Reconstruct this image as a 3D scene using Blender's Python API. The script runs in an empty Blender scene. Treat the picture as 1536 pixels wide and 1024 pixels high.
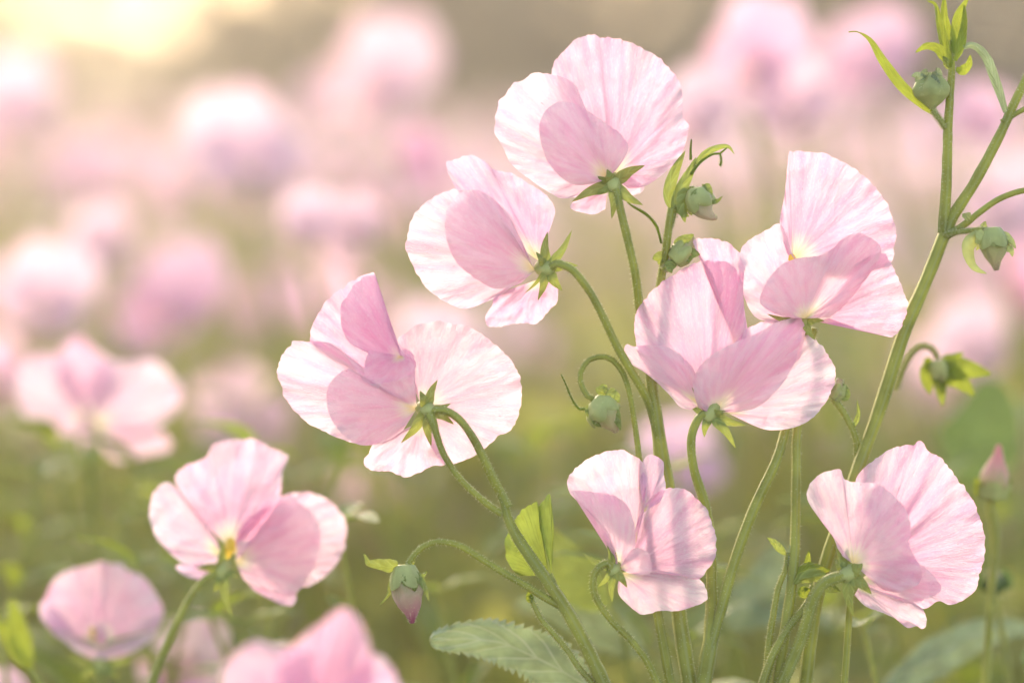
import bpy, math, random
from mathutils import Vector, Matrix, noise
R = math.radians
sc = bpy.context.scene
COL = sc.collection

# ------------------------------------------------------------------ camera, sky, sun, exposure
D0 = 0.667                       # focus distance (m)
PX = 0.24 / 1536                 # metres per photo pixel at the focus distance
HC = 0.56                        # camera height
PITCH = R(5.1)
cam = bpy.data.cameras.new('camera'); cam_o = bpy.data.objects.new('camera', cam); COL.objects.link(cam_o)
cam.sensor_width = 36; cam.lens = 36 * D0 / 0.24
cam.clip_start = 0.02; cam.clip_end = 2000
cam_o.location = (0, 0, HC); cam_o.rotation_euler = (R(90) - PITCH, 0, 0)
cam.dof.use_dof = True; cam.dof.focus_distance = D0; cam.dof.aperture_fstop = 4.2
sc.camera = cam_o

SUN_EL, SUN_AZ = R(22), R(-20)   # low sun behind the flowers, to the left
sdir = Vector((math.sin(SUN_AZ) * math.cos(SUN_EL), math.cos(SUN_AZ) * math.cos(SUN_EL), math.sin(SUN_EL)))
sun = bpy.data.lights.new('sun', 'SUN'); sun.energy = 0.6; sun.angle = R(11); sun.color = (1.0, 0.86, 0.68)
sun_o = bpy.data.objects.new('sun', sun); COL.objects.link(sun_o)
sun_o.rotation_euler = sdir.to_track_quat('Z', 'Y').to_euler(); sun_o.location = (0, 0, 5)
w = bpy.data.worlds.new('World'); sc.world = w; w.use_nodes = True
wn = w.node_tree; bg = wn.nodes['Background']; sky = wn.nodes.new('ShaderNodeTexSky')
sky.sky_type = 'NISHITA'; sky.sun_disc = False; sky.sun_elevation = SUN_EL; sky.sun_rotation = SUN_AZ
sky.dust_density = 1.0; sky.air_density = 1.0; sky.ozone_density = 1.0
wb = wn.nodes.new('ShaderNodeMix'); wb.data_type = 'RGBA'; wb.blend_type = 'MULTIPLY'; wb.inputs[0].default_value = 1   # warm white balance
wb.inputs[7].default_value = (1.17, 1.0, .79, 1); wn.links.new(sky.outputs[0], wb.inputs[6]); wn.links.new(wb.outputs[2], bg.inputs[0]); bg.inputs[1].default_value = 0.15
sc.view_settings.view_transform = 'Standard'; sc.view_settings.look = 'None'
sc.view_settings.exposure = 2.0; sc.view_settings.gamma = 1
cy = sc.cycles
cy.use_denoising = True
try: cy.denoiser = 'OPENIMAGEDENOISE'
except Exception: pass
cy.max_bounces = 8; cy.diffuse_bounces = 6; cy.glossy_bounces = 2; cy.transmission_bounces = 6; cy.volume_bounces = 0
cy.sample_clamp_indirect = 6

# ------------------------------------------------------------------ helpers
CP, SP = math.cos(PITCH), math.sin(PITCH)
def at(x, y, d=0):
    """photo pixel (x, y) at d pixels in front of the focus plane -> world point"""
    D = D0 - d * PX; k = PX * D / D0
    X = (x - 768) * k; Y = (512 - y) * k
    return Vector((X, D * CP + Y * SP, HC - D * SP + Y * CP))
def Z(ox, oy, k, dz=0):
    return lambda pts: [(ox + p[0] * k, oy + p[1] * k, (p[2] if len(p) > 2 else 0) + dz) for p in pts]
def dd(D): return (D0 - D) / PX
def spline(pts, n):
    P = [Vector(p) for p in pts]
    if len(P) == 2: return [P[0].lerp(P[1], i / (n - 1)) for i in range(n)]
    P = [P[0] * 2 - P[1]] + P + [P[-1] * 2 - P[-2]]
    out = []
    for i in range(1, len(P) - 2):
        a, b, c, e = P[i - 1], P[i], P[i + 1], P[i + 2]
        for j in range(12):
            t = j / 12
            out.append(.5 * ((2 * b) + (c - a) * t + (2 * a - 5 * b + 4 * c - e) * t * t + (3 * b - a - 3 * c + e) * t ** 3))
    out.append(P[-2])
    L = [0]
    for i in range(1, len(out)): L.append(L[-1] + (out[i] - out[i - 1]).length)
    res, j = [], 0
    for i in range(n):
        s = L[-1] * i / (n - 1)
        while j < len(L) - 2 and L[j + 1] < s: j += 1
        seg = L[j + 1] - L[j]
        res.append(out[j].lerp(out[j + 1], (s - L[j]) / seg if seg > 1e-9 else 0))
    return res
def nz(x, y=0, z=0): return noise.noise(Vector((x, y, z)))

def thing(name, label, cat, loc=(0, 0, 0), group=None):
    o = bpy.data.objects.new(name, None); COL.objects.link(o); o.location = loc; o.empty_display_size = .01
    o['label'] = label; o['category'] = cat
    if group: o['group'] = group
    return o
def origin(o):
    v = Vector((0, 0, 0))
    while o: v += o.location; o = o.parent
    return v
def mesh_data(name, V, F, mat, uv=None, off=Vector((0, 0, 0)), smooth=True):
    me = bpy.data.meshes.new(name)
    me.from_pydata([tuple(Vector(v) - off) for v in V], [], F)
    if uv is not None:
        l = me.uv_layers.new(name='UVMap')
        for li, lp in enumerate(me.loops): l.data[li].uv = uv[lp.vertex_index]
    if smooth: me.polygons.foreach_set('use_smooth', [True] * len(me.polygons))
    me.materials.append(mat)
    if uv is not None and len(F) and uv[F[-1][0]][0] < -.5:      # fine hairs use the second slot
        me.materials.append(M['hair']); me.polygons.foreach_set('material_index', [1 if uv[f[0]][0] < -.5 else 0 for f in F])
    me.update()
    return me
def part(name, geo, mat, parent, label=None):
    V, F, uv = geo
    off = origin(parent) if parent else Vector((0, 0, 0))
    o = bpy.data.objects.new(name, mesh_data(name, V, F, mat, uv, off)); COL.objects.link(o); o.parent = parent
    if label: o['label'] = label
    return o
def merge(*gs):
    V, F, U = [], [], []
    for v, f, u in gs:
        b = len(V); V += v; U += u; F += [tuple(i + b for i in q) for q in f]
    return V, F, U
def grid(rows, uvs, flip=False):
    n, m = len(rows), len(rows[0]); V = [p for r in rows for p in r]; U = [p for r in uvs for p in r]; F = []
    for i in range(n - 1):
        for j in range(m - 1):
            a = i * m + j; F.append((a, a + 1, a + m + 1, a + m))
    return V, F, U

def fan_rows(base, rim, cup=6, pleat=2.7, seed=0, nu=140, nv=36, curl=4.6, crease=None, rag=.016, claw=.0):
    """petal surface from a base point out to a rim curve (photo pixels + depth)"""
    B = Vector(base); Rm = spline(rim, nu); L = [0]
    for i in range(1, nu): L.append(L[-1] + (Rm[i] - Rm[i - 1]).length)
    rows, uvs = [], []
    for j in range(nv):
        v = j / (nv - 1); row, ur = [], []
        for i in range(nu):
            a = L[i]; t = i / (nu - 1)
            r = Rm[i]
            e = rag * (nz(a / 9, seed * 3.1) * .9 + nz(a / 24, seed * 1.7) * .9 + .5 * nz(a / 4.2, seed * 6.1)) * min(1, 5 * t, 5 * (1 - t))
            r = r + (r - B) * e
            vv = v + .0
            p = B.lerp(r, vv)
            dv = v ** .85
            dep = B.z + (r.z - B.z) * dv + cup * math.sin(math.pi * v ** .8)
            am = v ** .9 * pleat
            wob = nz(v * 3.0, seed * 7.7, a / 60) * 6
            dep += am * (1.1 * nz((a + wob) / 30, seed * 5.3, v * 1.4) + .55 * nz((a + wob) / 10, seed * 2.9, v * 2.4))
            q = B.lerp(r, v); dep += pleat * v ** .6 * (1.5 * nz(q.x / 24, q.y / 24, seed * 3.3) + .7 * nz(q.x / 9, q.y / 9, seed * 1.3))
            dep += 5.0 * pleat * nz(a / 60, seed * 9.1, v * 2.4) * v
            if v > .8: dep += curl * ((v - .8) / .2) ** 2 * (nz(a / 16, seed * 4.4) * 2.2)
            if crease:
                for (tc, wd, ampl) in crease: dep += ampl * math.exp(-((t - tc) / wd) ** 2) * math.sin(math.pi * min(1, v * .75 + .05))
            # in-plane waviness keeps folds from looking ruled
            p.z = dep
            row.append(at(*p)); ur.append((a / 100 + seed * 3.37, v))
        rows.append(row); uvs.append(ur)
    return rows, uvs
def petal(base, rim, **k): return grid(*fan_rows(base, rim, **k))

def tube_w(P, rad, sides=10, ridge=0.0, nmul=5, cap=True):
    """tube in world space; P world points already dense, rad a list of radii (m)"""
    n = len(P); V, U, F = [], [], []
    t0 = (P[1] - P[0]).normalized()
    x = t0.orthogonal().normalized(); L = 0
    for i in range(n):
        t = (P[min(i + 1, n - 1)] - P[max(i - 1, 0)]).normalized()
        x = (x - t * x.dot(t)).normalized(); y = t.cross(x)
        if i: L += (P[i] - P[i - 1]).length
        for s in range(sides):
            a = 2 * math.pi * s / sides
            r = rad[i] * (1 + ridge * math.cos(a * nmul))
            V.append(P[i] + (x * math.cos(a) + y * math.sin(a)) * r); U.append((s / sides, L / .03))
    for i in range(n - 1):
        for s in range(sides):
            a = i * sides + s; b = i * sides + (s + 1) % sides
            F.append((a, b, b + sides, a + sides))
    if cap:
        F.append(tuple(range(sides))[::-1]); F.append(tuple(range((n - 1) * sides, n * sides)))
    return V, F, U
def dens(vals, n):
    m = len(vals); out = []
    for i in range(n):
        s = i * (m - 1) / (n - 1); k = min(int(s), m - 2); out.append(vals[k] + (vals[k + 1] - vals[k]) * (s - k))
    return out
def stem(pts, rad, n=40, ground=False, sides=12, ridge=.14, wob=.35, seed=0, hair=0, hl=5.0):
    """pts in photo pixels, rad in pixels (number or list)"""
    pp = spline(pts, n)
    rl = dens(rad, n) if isinstance(rad, (list, tuple)) else [rad] * n
    rl = [r * (1 + .07 * nz(i * .35, seed * 2.2 + .5)) for i, r in enumerate(rl)]
    P = [at(p.x + wob * nz(i * .3, seed + .1), p.y, p.z) for i, p in enumerate(pp)]
    rr = [r * PX * (D0 - p.z * PX) / D0 for r, p in zip(rl, pp)]
    if ground:
        e = P[-1]; tg = (P[-1] - P[-4]).normalized()
        g = Vector((e.x + tg.x * .06, e.y + .02, -.01))
        q = e + tg * .1
        for k in range(1, 13):
            t = k / 12; P.append(e * (1 - t) ** 2 + q * 2 * t * (1 - t) + g * t * t); rr.append(rr[-1] * 1.01)
    geo = tube_w(P, rr, sides, ridge)
    if hair: geo = merge(geo, hairs(P, rr, hair, hl, seed))
    return geo
def hairs(P, rr, per, hl, seed):
    """fine plant hairs standing off a stem"""
    rnd = random.Random(seed * 31 + 7); V, F, U = [], [], []
    for i in range(len(P) - 1):
        if P[i].z < .38: break
        for _ in range(per):
            t = rnd.random(); c = P[i].lerp(P[i + 1], t); tg = (P[i + 1] - P[i]).normalized()
            d = Vector((rnd.gauss(0, 1), rnd.gauss(0, 1), rnd.gauss(0, 1))); d = (d - tg * d.dot(tg))
            if d.length < .05: continue
            d.normalize(); sd = d.cross(tg); l = hl * PX * rnd.uniform(.4, 1.2); wd = .42 * PX
            b = c + d * rr[i] * .9; tip = b + d * l + tg * l * rnd.uniform(-.4, .6)
            k = len(V); V += [b + sd * wd, b - sd * wd, b + tg * wd * 1.5, tip]; U += [(-1, -1)] * 4
            F += [(k, k + 1, k + 3), (k + 1, k + 2, k + 3), (k + 2, k, k + 3)]
    return V, F, U
def leaf(pts, width, prof=None, fold=.25, roll=0, serr=0, nser=20, n=36, m=13, seed=0, wave=1.2, cup=0):
    """leaf blade along a centreline (pixels); width = half width in pixels"""
    c = spline(pts, n); rows, uvs = [], []
    L = 0
    for i in range(n):
        t = i / (n - 1)
        tg = (c[min(i + 1, n - 1)] - c[max(i - 1, 0)]).normalized()
        s0 = Vector((-tg.y, tg.x, 0)); s0 = s0.normalized() if s0.length > .05 else Vector((1, 0, 0))
        nrm = tg.cross(s0).normalized()
        if nrm.z < 0: nrm = -nrm
        side = s0 * math.cos(roll) + nrm * math.sin(roll); up = nrm * math.cos(roll) - s0 * math.sin(roll)
        if i: L += (c[i] - c[i - 1]).length
        f = prof(t) if prof else math.sin(math.pi * t ** .75) ** .8
        wv = width * max(f, .012)
        row, ur = [], []
        for j in range(m):
            s = j / (m - 1) * 2 - 1
            ww = wv
            if serr: ww *= 1 - serr * ((t * nser + 1.1 * nz(t * 6, seed)) % 1.0) * (.65 + .9 * abs(nz(t * 11, s * .6, seed + 4))) * abs(s) ** 3
            p = c[i] + side * ww * s + up * (-fold * abs(s) * wv + cup * wv * s * s)
            p += up * wave * (nz(t * 7 + seed, s * 2.5, seed) * 1.5 + abs(s) * nz(t * 16, s, seed * 2))
            row.append(at(*p)); ur.append((s * .5 + .5, t))
        rows.append(row); uvs.append(ur)
    return grid(rows, uvs)
def sepal(a, tip, wd, bend=0, seed=0, **k):
    a = Vector(a); b = Vector(tip); mid = a.lerp(b, .5) + Vector((0, 0, bend)) + Vector((-(b - a).y, (b - a).x, 0)) * .06 * (1 if seed % 2 else -1)
    return leaf([a, mid, b], wd, prof=lambda t: (1 - t) ** .75 * min(1, .62 + 1.5 * t) * (1 if t < .97 else .4), n=22, m=7, fold=k.pop('fold', .2), wave=.4, seed=seed, **k)

# ------------------------------------------------------------------ materials
def newmat(name):
    m = bpy.data.materials.new(name); m.use_nodes = True; nt = m.node_tree; nt.nodes.clear()
    return m, nt, nt.nodes.new('ShaderNodeOutputMaterial')
def nd(nt, t, **k):
    n = nt.nodes.new(t)
    for a, b in k.items(): setattr(n, a, b)
    return n
def mixc(nt, fac, a, b, mode='MIX'):
    n = nt.nodes.new('ShaderNodeMix'); n.data_type = 'RGBA'; n.blend_type = mode
    for s, v in ((n.inputs[0], fac), (n.inputs[6], a), (n.inputs[7], b)):
        if hasattr(v, 'is_linked'): nt.links.new(v, s)
        elif isinstance(v, (int, float)): s.default_value = v
        else: s.default_value = (*v, 1)
    return n.outputs[2]
def maprange(nt, val, a, b, c=0, d=1):
    n = nt.nodes.new('ShaderNodeMapRange'); nt.links.new(val, n.inputs[0])
    for i, x in enumerate((a, b, c, d)): n.inputs[i + 1].default_value = x
    return n.outputs[0]
def uv_noise(nt, uv, sx, sy, detail=3, rough=.5, off=0):
    mp = nt.nodes.new('ShaderNodeMapping'); nt.links.new(uv, mp.inputs[0])
    mp.inputs['Scale'].default_value = (sx, sy, 1); mp.inputs['Location'].default_value = (off, off * .7, off)
    n = nt.nodes.new('ShaderNodeTexNoise'); n.inputs['Scale'].default_value = 1; n.inputs['Detail'].default_value = detail
    n.inputs['Roughness'].default_value = rough; nt.links.new(mp.outputs[0], n.inputs[0])
    return n.outputs[0]
def petal_mat(name, mid, edge, deep, base=(.92, .80, .46), trans=.6, basew=.13):
    m, nt, out = newmat(name); lk = nt.links.new
    uv = nd(nt, 'ShaderNodeUVMap').outputs[0]
    sep = nd(nt, 'ShaderNodeSeparateXYZ'); lk(uv, sep.inputs[0]); v = sep.outputs[1]
    wob = uv_noise(nt, uv, 9, 9, 2, .5, 13); cmb = nd(nt, 'ShaderNodeCombineXYZ'); lk(maprange(nt, wob, .2, .8, -.035, .035), cmb.inputs[0])
    va = nd(nt, 'ShaderNodeVectorMath', operation='ADD'); lk(uv, va.inputs[0]); lk(cmb.outputs[0], va.inputs[1]); uw = va.outputs[0]
    veins = uv_noise(nt, uw, 38, 2.6, 5, .62)
    fine = uv_noise(nt, uw, 95, 5, 2, .6, 4)
    spots = uv_noise(nt, uv, 16, 13, 1, .4, 21)
    blot = uv_noise(nt, uv, 5, 2.2, 2, .5, 9)
    cell = uv_noise(nt, uv, 34, 30, 2, .6, 3)
    c = mixc(nt, maprange(nt, v, .35, .98), mid, edge)
    c = mixc(nt, maprange(nt, blot, .42, .72, 0, .75), c, deep)
    c = mixc(nt, maprange(nt, veins, .48, .72, 0, .42), c, deep)
    c = mixc(nt, maprange(nt, fine, .52, .75, 0, .28), c, tuple(x * .8 + .2 * y for x, y in zip(deep, (.8, .45, .6))))
    c = mixc(nt, maprange(nt, cell, .52, .72, 0, .42), c, (.96, .86, .88))
    ad = nd(nt, 'ShaderNodeMath', operation='ADD'); lk(v, ad.inputs[0]); lk(maprange(nt, veins, .3, .7, -.07, .07), ad.inputs[1])
    c = mixc(nt, maprange(nt, ad.outputs[0], basew, basew * 2.2, 1, 0), c, (.94, .86, .76))
    c = mixc(nt, maprange(nt, ad.outputs[0], basew * .35, basew * 1.2, 1, 0), c, base)
    c = mixc(nt, maprange(nt, spots, .775, .81, 0, .55), c, (.62, .22, .34))
    bmp = nd(nt, 'ShaderNodeBump'); bmp.inputs['Strength'].default_value = .55; bmp.inputs['Distance'].default_value = .0006
    s = nd(nt, 'ShaderNodeMath', operation='ADD'); lk(veins, s.inputs[0]); lk(fine, s.inputs[1]); 
    s2 = nd(nt, 'ShaderNodeMath', operation='MULTIPLY_ADD'); lk(cell, s2.inputs[0]); s2.inputs[1].default_value = .35; lk(s.outputs[0], s2.inputs[2])
    lk(s2.outputs[0], bmp.inputs['Height'])
    p = nd(nt, 'ShaderNodeBsdfPrincipled'); lk(c, p.inputs['Base Color']); p.inputs['Roughness'].default_value = .55
    p.inputs['Specular IOR Level'].default_value = .25; p.inputs['Sheen Weight'].default_value = .12; lk(bmp.outputs[0], p.inputs['Normal'])
    tr = nd(nt, 'ShaderNodeBsdfTranslucent'); lk(c, tr.inputs[0]); lk(bmp.outputs[0], tr.inputs['Normal'])
    mx = nd(nt, 'ShaderNodeMixShader'); mx.inputs[0].default_value = trans
    lk(p.outputs[0], mx.inputs[1]); lk(tr.outputs[0], mx.inputs[2]); lk(mx.outputs[0], out.inputs[0])
    return m
M = {}
M['pale'] = petal_mat('petal_pale', (.92, .65, .775), (.94, .755, .83), (.885, .48, .68))
M['pink'] = petal_mat('petal_pink', (.90, .54, .72), (.92, .67, .79), (.85, .39, .62))
M['deep'] = petal_mat('petal_rose', (.89, .45, .65), (.90, .56, .72), (.82, .30, .54))
M['lilac'] = petal_mat('petal_lilac', (.87, .56, .76), (.90, .68, .82), (.78, .42, .67))
M['cream'] = petal_mat('petal_blush', (.92, .64, .745), (.94, .72, .80), (.88, .47, .64))

def green_mat(name, col, tcol, trans=.35, var=.35, stripe=0, fanv=0, veins=0, rough=.5, island=False, pale=None, edge=None):
    m, nt, out = newmat(name); lk = nt.links.new
    tc = nd(nt, 'ShaderNodeTexCoord'); uv = nd(nt, 'ShaderNodeUVMap').outputs[0]
    n = nd(nt, 'ShaderNodeTexNoise'); n.inputs['Scale'].default_value = 160; n.inputs['Detail'].default_value = 4; lk(tc.outputs['Object'], n.inputs[0])
    dark = tuple(x * (1 - var) for x in col); lite = tuple(min(1, x * (1 + var)) for x in col)
    c = mixc(nt, maprange(nt, n.outputs[0], .3, .7), dark, lite)
    t = mixc(nt, maprange(nt, n.outputs[0], .3, .7), tuple(x * (1 - var * .7) for x in tcol), tuple(x * (1 + var * .4) for x in tcol))
    hgt = n.outputs[0]
    sep = nd(nt, 'ShaderNodeSeparateXYZ'); lk(uv, sep.inputs[0])
    if stripe:
        wv = nd(nt, 'ShaderNodeMath', operation='SINE'); k = nd(nt, 'ShaderNodeMath', operation='MULTIPLY'); k.inputs[1].default_value = 6.283 * 5
        lk(sep.outputs[0], k.inputs[0]); lk(k.outputs[0], wv.inputs[0])
        c = mixc(nt, maprange(nt, wv.outputs[0], .2, 1, 0, stripe), c, pale or (.36, .38, .17))
        nn = uv_noise(nt, uv, 3, .5, 3)
        c = mixc(nt, maprange(nt, nn, .5, .75, 0, .45), c, (.20, .19, .06))
    if fanv:
        fv = uv_noise(nt, uv, 24, 2.2, 4, .6); fm = maprange(nt, fv, .45, .7, 0, .6)
        c = mixc(nt, fm, c, tuple(x * .55 for x in col)); t = mixc(nt, fm, t, tuple(x * .55 for x in tcol)); hgt = fv
    if veins:
        ab = nd(nt, 'ShaderNodeMath', operation='SUBTRACT'); lk(sep.outputs[0], ab.inputs[0]); ab.inputs[1].default_value = .5
        a2 = nd(nt, 'ShaderNodeMath', operation='ABSOLUTE'); lk(ab.outputs[0], a2.inputs[0])
        mv = nd(nt, 'ShaderNodeMath', operation='MULTIPLY_ADD'); lk(a2.outputs[0], mv.inputs[0]); mv.inputs[1].default_value = -.55; lk(sep.outputs[1], mv.inputs[2])
        k = nd(nt, 'ShaderNodeMath', operation='MULTIPLY'); lk(mv.outputs[0], k.inputs[0]); k.inputs[1].default_value = 6.283 * veins
        sn = nd(nt, 'ShaderNodeMath', operation='SINE'); lk(k.outputs[0], sn.inputs[0])
        vm = maprange(nt, sn.outputs[0], .82, 1.0); mid = maprange(nt, a2.outputs[0], .0, .03, 1, 0)
        mx = nd(nt, 'ShaderNodeMath', operation='MAXIMUM'); lk(vm, mx.inputs[0]); lk(mid, mx.inputs[1])
        f = nd(nt, 'ShaderNodeMath', operation='MULTIPLY'); lk(mx.outputs[0], f.inputs[0]); f.inputs[1].default_value = .5
        c = mixc(nt, f.outputs[0], c, pale or tuple(min(1, x * 1.8 + .03) for x in col))
        hh = nd(nt, 'ShaderNodeMath', operation='MULTIPLY_ADD'); lk(sn.outputs[0], hh.inputs[0]); hh.inputs[1].default_value = -.5; lk(n.outputs[0], hh.inputs[2]); hgt = hh.outputs[0]
    if edge:
        ab = nd(nt, 'ShaderNodeMath', operation='SUBTRACT'); lk(sep.outputs[0], ab.inputs[0]); ab.inputs[1].default_value = .5
        a2 = nd(nt, 'ShaderNodeMath', operation='ABSOLUTE'); lk(ab.outputs[0], a2.inputs[0])
        c = mixc(nt, maprange(nt, a2.outputs[0], .42, .5, 0, .8), c, edge)
    if island:
        g = nd(nt, 'ShaderNodeNewGeometry')
        rp = g.outputs['Random Per Island']
        c = mixc(nt, maprange(nt, rp, 0, 1, 0, .75), c, (.29, .29, .11))
        yl = nd(nt, 'ShaderNodeMath', operation='GREATER_THAN'); lk(rp, yl.inputs[0]); yl.inputs[1].default_value = .78
        t = mixc(nt, yl.outputs[0], t, (.56, .52, .10))
    b = nd(nt, 'ShaderNodeBump'); b.inputs['Strength'].default_value = .5; b.inputs['Distance'].default_value = .0005; lk(hgt, b.inputs['Height'])
    p = nd(nt, 'ShaderNodeBsdfPrincipled'); lk(c, p.inputs['Base Color']); p.inputs['Roughness'].default_value = rough; lk(b.outputs[0], p.inputs['Normal'])
    p.inputs['Specular IOR Level'].default_value = .35; p.inputs['Sheen Weight'].default_value = .25; p.inputs['Sheen Roughness'].default_value = .4
    p.inputs['Sheen Tint'].default_value = (1, .95, .75, 1)
    tr = nd(nt, 'ShaderNodeBsdfTranslucent'); lk(t, tr.inputs[0])
    mx = nd(nt, 'ShaderNodeMixShader'); mx.inputs[0].default_value = trans
    lk(p.outputs[0], mx.inputs[1]); lk(tr.outputs[0], mx.inputs[2]); lk(mx.outputs[0], out.inputs[0])
    return m
M['stem'] = green_mat('stem_green', (.35, .36, .085), (.55, .55, .09), .36, .3, stripe=.75)
M['calyx'] = green_mat('calyx_green', (.44, .46, .19), (.54, .55, .14), .3, .3, edge=(.36, .37, .14))
M['sepal'] = green_mat('sepal_green', (.25, .29, .10), (.42, .46, .07), .42, .3, veins=3, edge=(.36, .37, .14))
M['lime'] = green_mat('leaf_lime', (.17, .22, .04), (.42, .48, .05), .5, .3, veins=7, edge=(.33, .34, .10))
M['leaf'] = green_mat('leaf_grey_green', (.26, .32, .19), (.36, .42, .18), .3, .35, veins=7, pale=(.62, .58, .48), edge=(.45, .42, .30))
M['dark'] = green_mat('leaf_dark', (.11, .16, .06), (.24, .33, .08), .4, .3, veins=8)
M['lime_blade'] = green_mat('leaf_lime_blade', (.18, .24, .055), (.42, .50, .075), .5, .35, fanv=1)
M['hair'] = green_mat('plant_hair', (.75, .72, .45), (.85, .82, .5), .5, .1)
M['mid'] = green_mat('leaf_mid', (.19, .24, .08), (.36, .42, .08), .45, .35, veins=7)
M['straw'] = green_mat('dry_straw', (.46, .38, .25), (.5, .40, .25), .4, .25)
M['mass'] = green_mat('foliage_mix', (.40, .385, .14), (.64, .60, .15), .45, .35, island=True)

M['yellow'] = green_mat('stamen_yellow', (.80, .58, .10), (.9, .68, .10), .5, .15)
def bud_mat(name, cols):
    """cols: list of (position, colour) from calyx to tip"""
    m, nt, out = newmat(name); lk = nt.links.new
    uv = nd(nt, 'ShaderNodeUVMap').outputs[0]; sep = nd(nt, 'ShaderNodeSeparateXYZ'); lk(uv, sep.inputs[0])
    rp = nd(nt, 'ShaderNodeValToRGB'); e = rp.color_ramp.elements
    while len(e) < len(cols): e.new(.5)
    for i, (p, c) in enumerate(cols): e[i].position = p; e[i].color = (*c, 1)
    ns = uv_noise(nt, uv, 7, 2.5, 4)
    ad = nd(nt, 'ShaderNodeMath', operation='ADD'); lk(sep.outputs[1], ad.inputs[0]); lk(maprange(nt, ns, .3, .7, -.12, .12), ad.inputs[1]); lk(ad.outputs[0], rp.inputs[0])
    p = nd(nt, 'ShaderNodeBsdfPrincipled'); lk(rp.outputs[0], p.inputs['Base Color']); p.inputs['Roughness'].default_value = .5
    p.inputs['Sheen Weight'].default_value = .3
    b = nd(nt, 'ShaderNodeBump'); b.inputs['Strength'].default_value = .6; b.inputs['Distance'].default_value = .0008; lk(ns, b.inputs['Height']); lk(b.outputs[0], p.inputs['Normal'])
    tr = nd(nt, 'ShaderNodeBsdfTranslucent'); lk(rp.outputs[0], tr.inputs[0])
    mx = nd(nt, 'ShaderNodeMixShader'); mx.inputs[0].default_value = .35
    lk(p.outputs[0], mx.inputs[1]); lk(tr.outputs[0], mx.inputs[2]); lk(mx.outputs[0], out.inputs[0])
    return m
G1 = (.17, .215, .07)
M['bud_pink'] = bud_mat('bud_pink_tip', [(0, (.20, .25, .09)), (.3, (.36, .34, .16)), (.55, (.60, .42, .33)), (.8, (.55, .25, .29)), (1, (.36, .08, .16))])
M['bud_green'] = bud_mat('bud_green', [(0, (.38, .41, .17)), (.5, (.50, .48, .22)), (.8, (.60, .50, .28)), (1, (.46, .32, .22))])
M['bud_cream'] = bud_mat('bud_cream', [(0, (.22, .27, .11)), (.35, (.5, .46, .27)), (.7, (.68, .54, .38)), (1, (.66, .48, .36))])
M['bud_rose'] = bud_mat('bud_rose', [(0, (.30, .34, .08)), (.3, (.52, .45, .20)), (.55, (.72, .40, .36)), (1, (.72, .26, .33))])

# ------------------------------------------------------------------ ground
def simple_mat(name, a, b, scale, rough=.9):
    m, nt, out = newmat(name); lk = nt.links.new
    tc = nd(nt, 'ShaderNodeTexCoord'); n = nd(nt, 'ShaderNodeTexNoise'); n.inputs['Scale'].default_value = scale; n.inputs['Detail'].default_value = 6; lk(tc.outputs['Object'], n.inputs[0])
    p = nd(nt, 'ShaderNodeBsdfPrincipled'); lk(mixc(nt, maprange(nt, n.outputs[0], .35, .65), a, b), p.inputs['Base Color']); p.inputs['Roughness'].default_value = rough
    lk(p.outputs[0], out.inputs[0]); return m
g_m = simple_mat('soil_paled_for_bounce', (.40, .34, .25), (.33, .30, .19), 6)  # soil colour made pale on purpose, to bounce sunlight onto the flower fronts
V, F = [], []
rg = [-300, -80, -30, -12, -6, -3, -1.5, 0, 1.5, 3, 6, 12, 30, 80, 300]
for yy in rg:
    for xx in rg: V.append((xx, yy + 3, .012 * nz(xx * 2.1, yy * 1.7) if abs(xx) + abs(yy) < 20 else 0))
n_ = len(rg)
for i in range(n_ - 1):
    for j in range(n_ - 1): a = i * n_ + j; F.append((a, a + 1, a + n_ + 1, a + n_))
go = bpy.data.objects.new('ground', mesh_data('ground', V, F, g_m)); COL.objects.link(go); go['kind'] = 'structure'

# ------------------------------------------------------------------ hedge far behind the field
rnd = random.Random(5)
h_m = green_mat('hedge_leaves', (.15, .12, .065), (.13, .10, .05), .15, .4, island=False)
V, F, U = [], [], []
for i in range(15000):
    x = rnd.uniform(-7, 9); y = 16 + rnd.uniform(-1.5, 2) ; tp = 3.0 * (.9 + .2 * nz(x * .8, 3.3))
    z = rnd.random() ** 1.5 * tp
    q = min(1, math.hypot(x + 2.15, .9 * (z - 1.35)) / 1.65); q = q * q * (3 - 2 * q)      # a thin spot in the hedge where the low sky shines through
    if rnd.random() > .07 + .93 * q: continue
    y += .5 * nz(x * 1.3, z)
    a, b = rnd.uniform(0, 6.28), rnd.uniform(-1, 1); s = rnd.uniform(.10, .20)
    d1 = Vector((math.cos(a), math.sin(a), b * .7)).normalized(); d2 = d1.cross(Vector((rnd.gauss(0, 1), rnd.gauss(0, 1), rnd.gauss(0, 1)))).normalized()
    c = Vector((x, y, z)); k = len(V)
    V += [c - d1 * s, c + d2 * s * .6, c + d1 * s, c - d2 * s * .6]; F.append((k, k + 1, k + 2, k + 3)); U += [(0, .5), (.5, 0), (1, .5), (.5, 1)]
hd = thing('hedge', 'tall brown green hedge across the far side of the field, thick with blur', 'hedge', (1, 16, 0))
part('foliage', (V, F, U), h_m, hd)
tk = []
bark = simple_mat('hedge_bark', (.08, .06, .04), (.13, .10, .07), 8)
for i in range(16):
    x = -6.6 + i * .98 + rnd.uniform(-.2, .2)
    P = [Vector((x + .1 * nz(i, k), 16.2 + .1 * nz(k, i * 3.), .18 * k - .02)) for k in range(10)]
    part('trunk', tube_w(P, [.05 - .004 * k for k in range(10)], 8), bark, hd)

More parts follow.
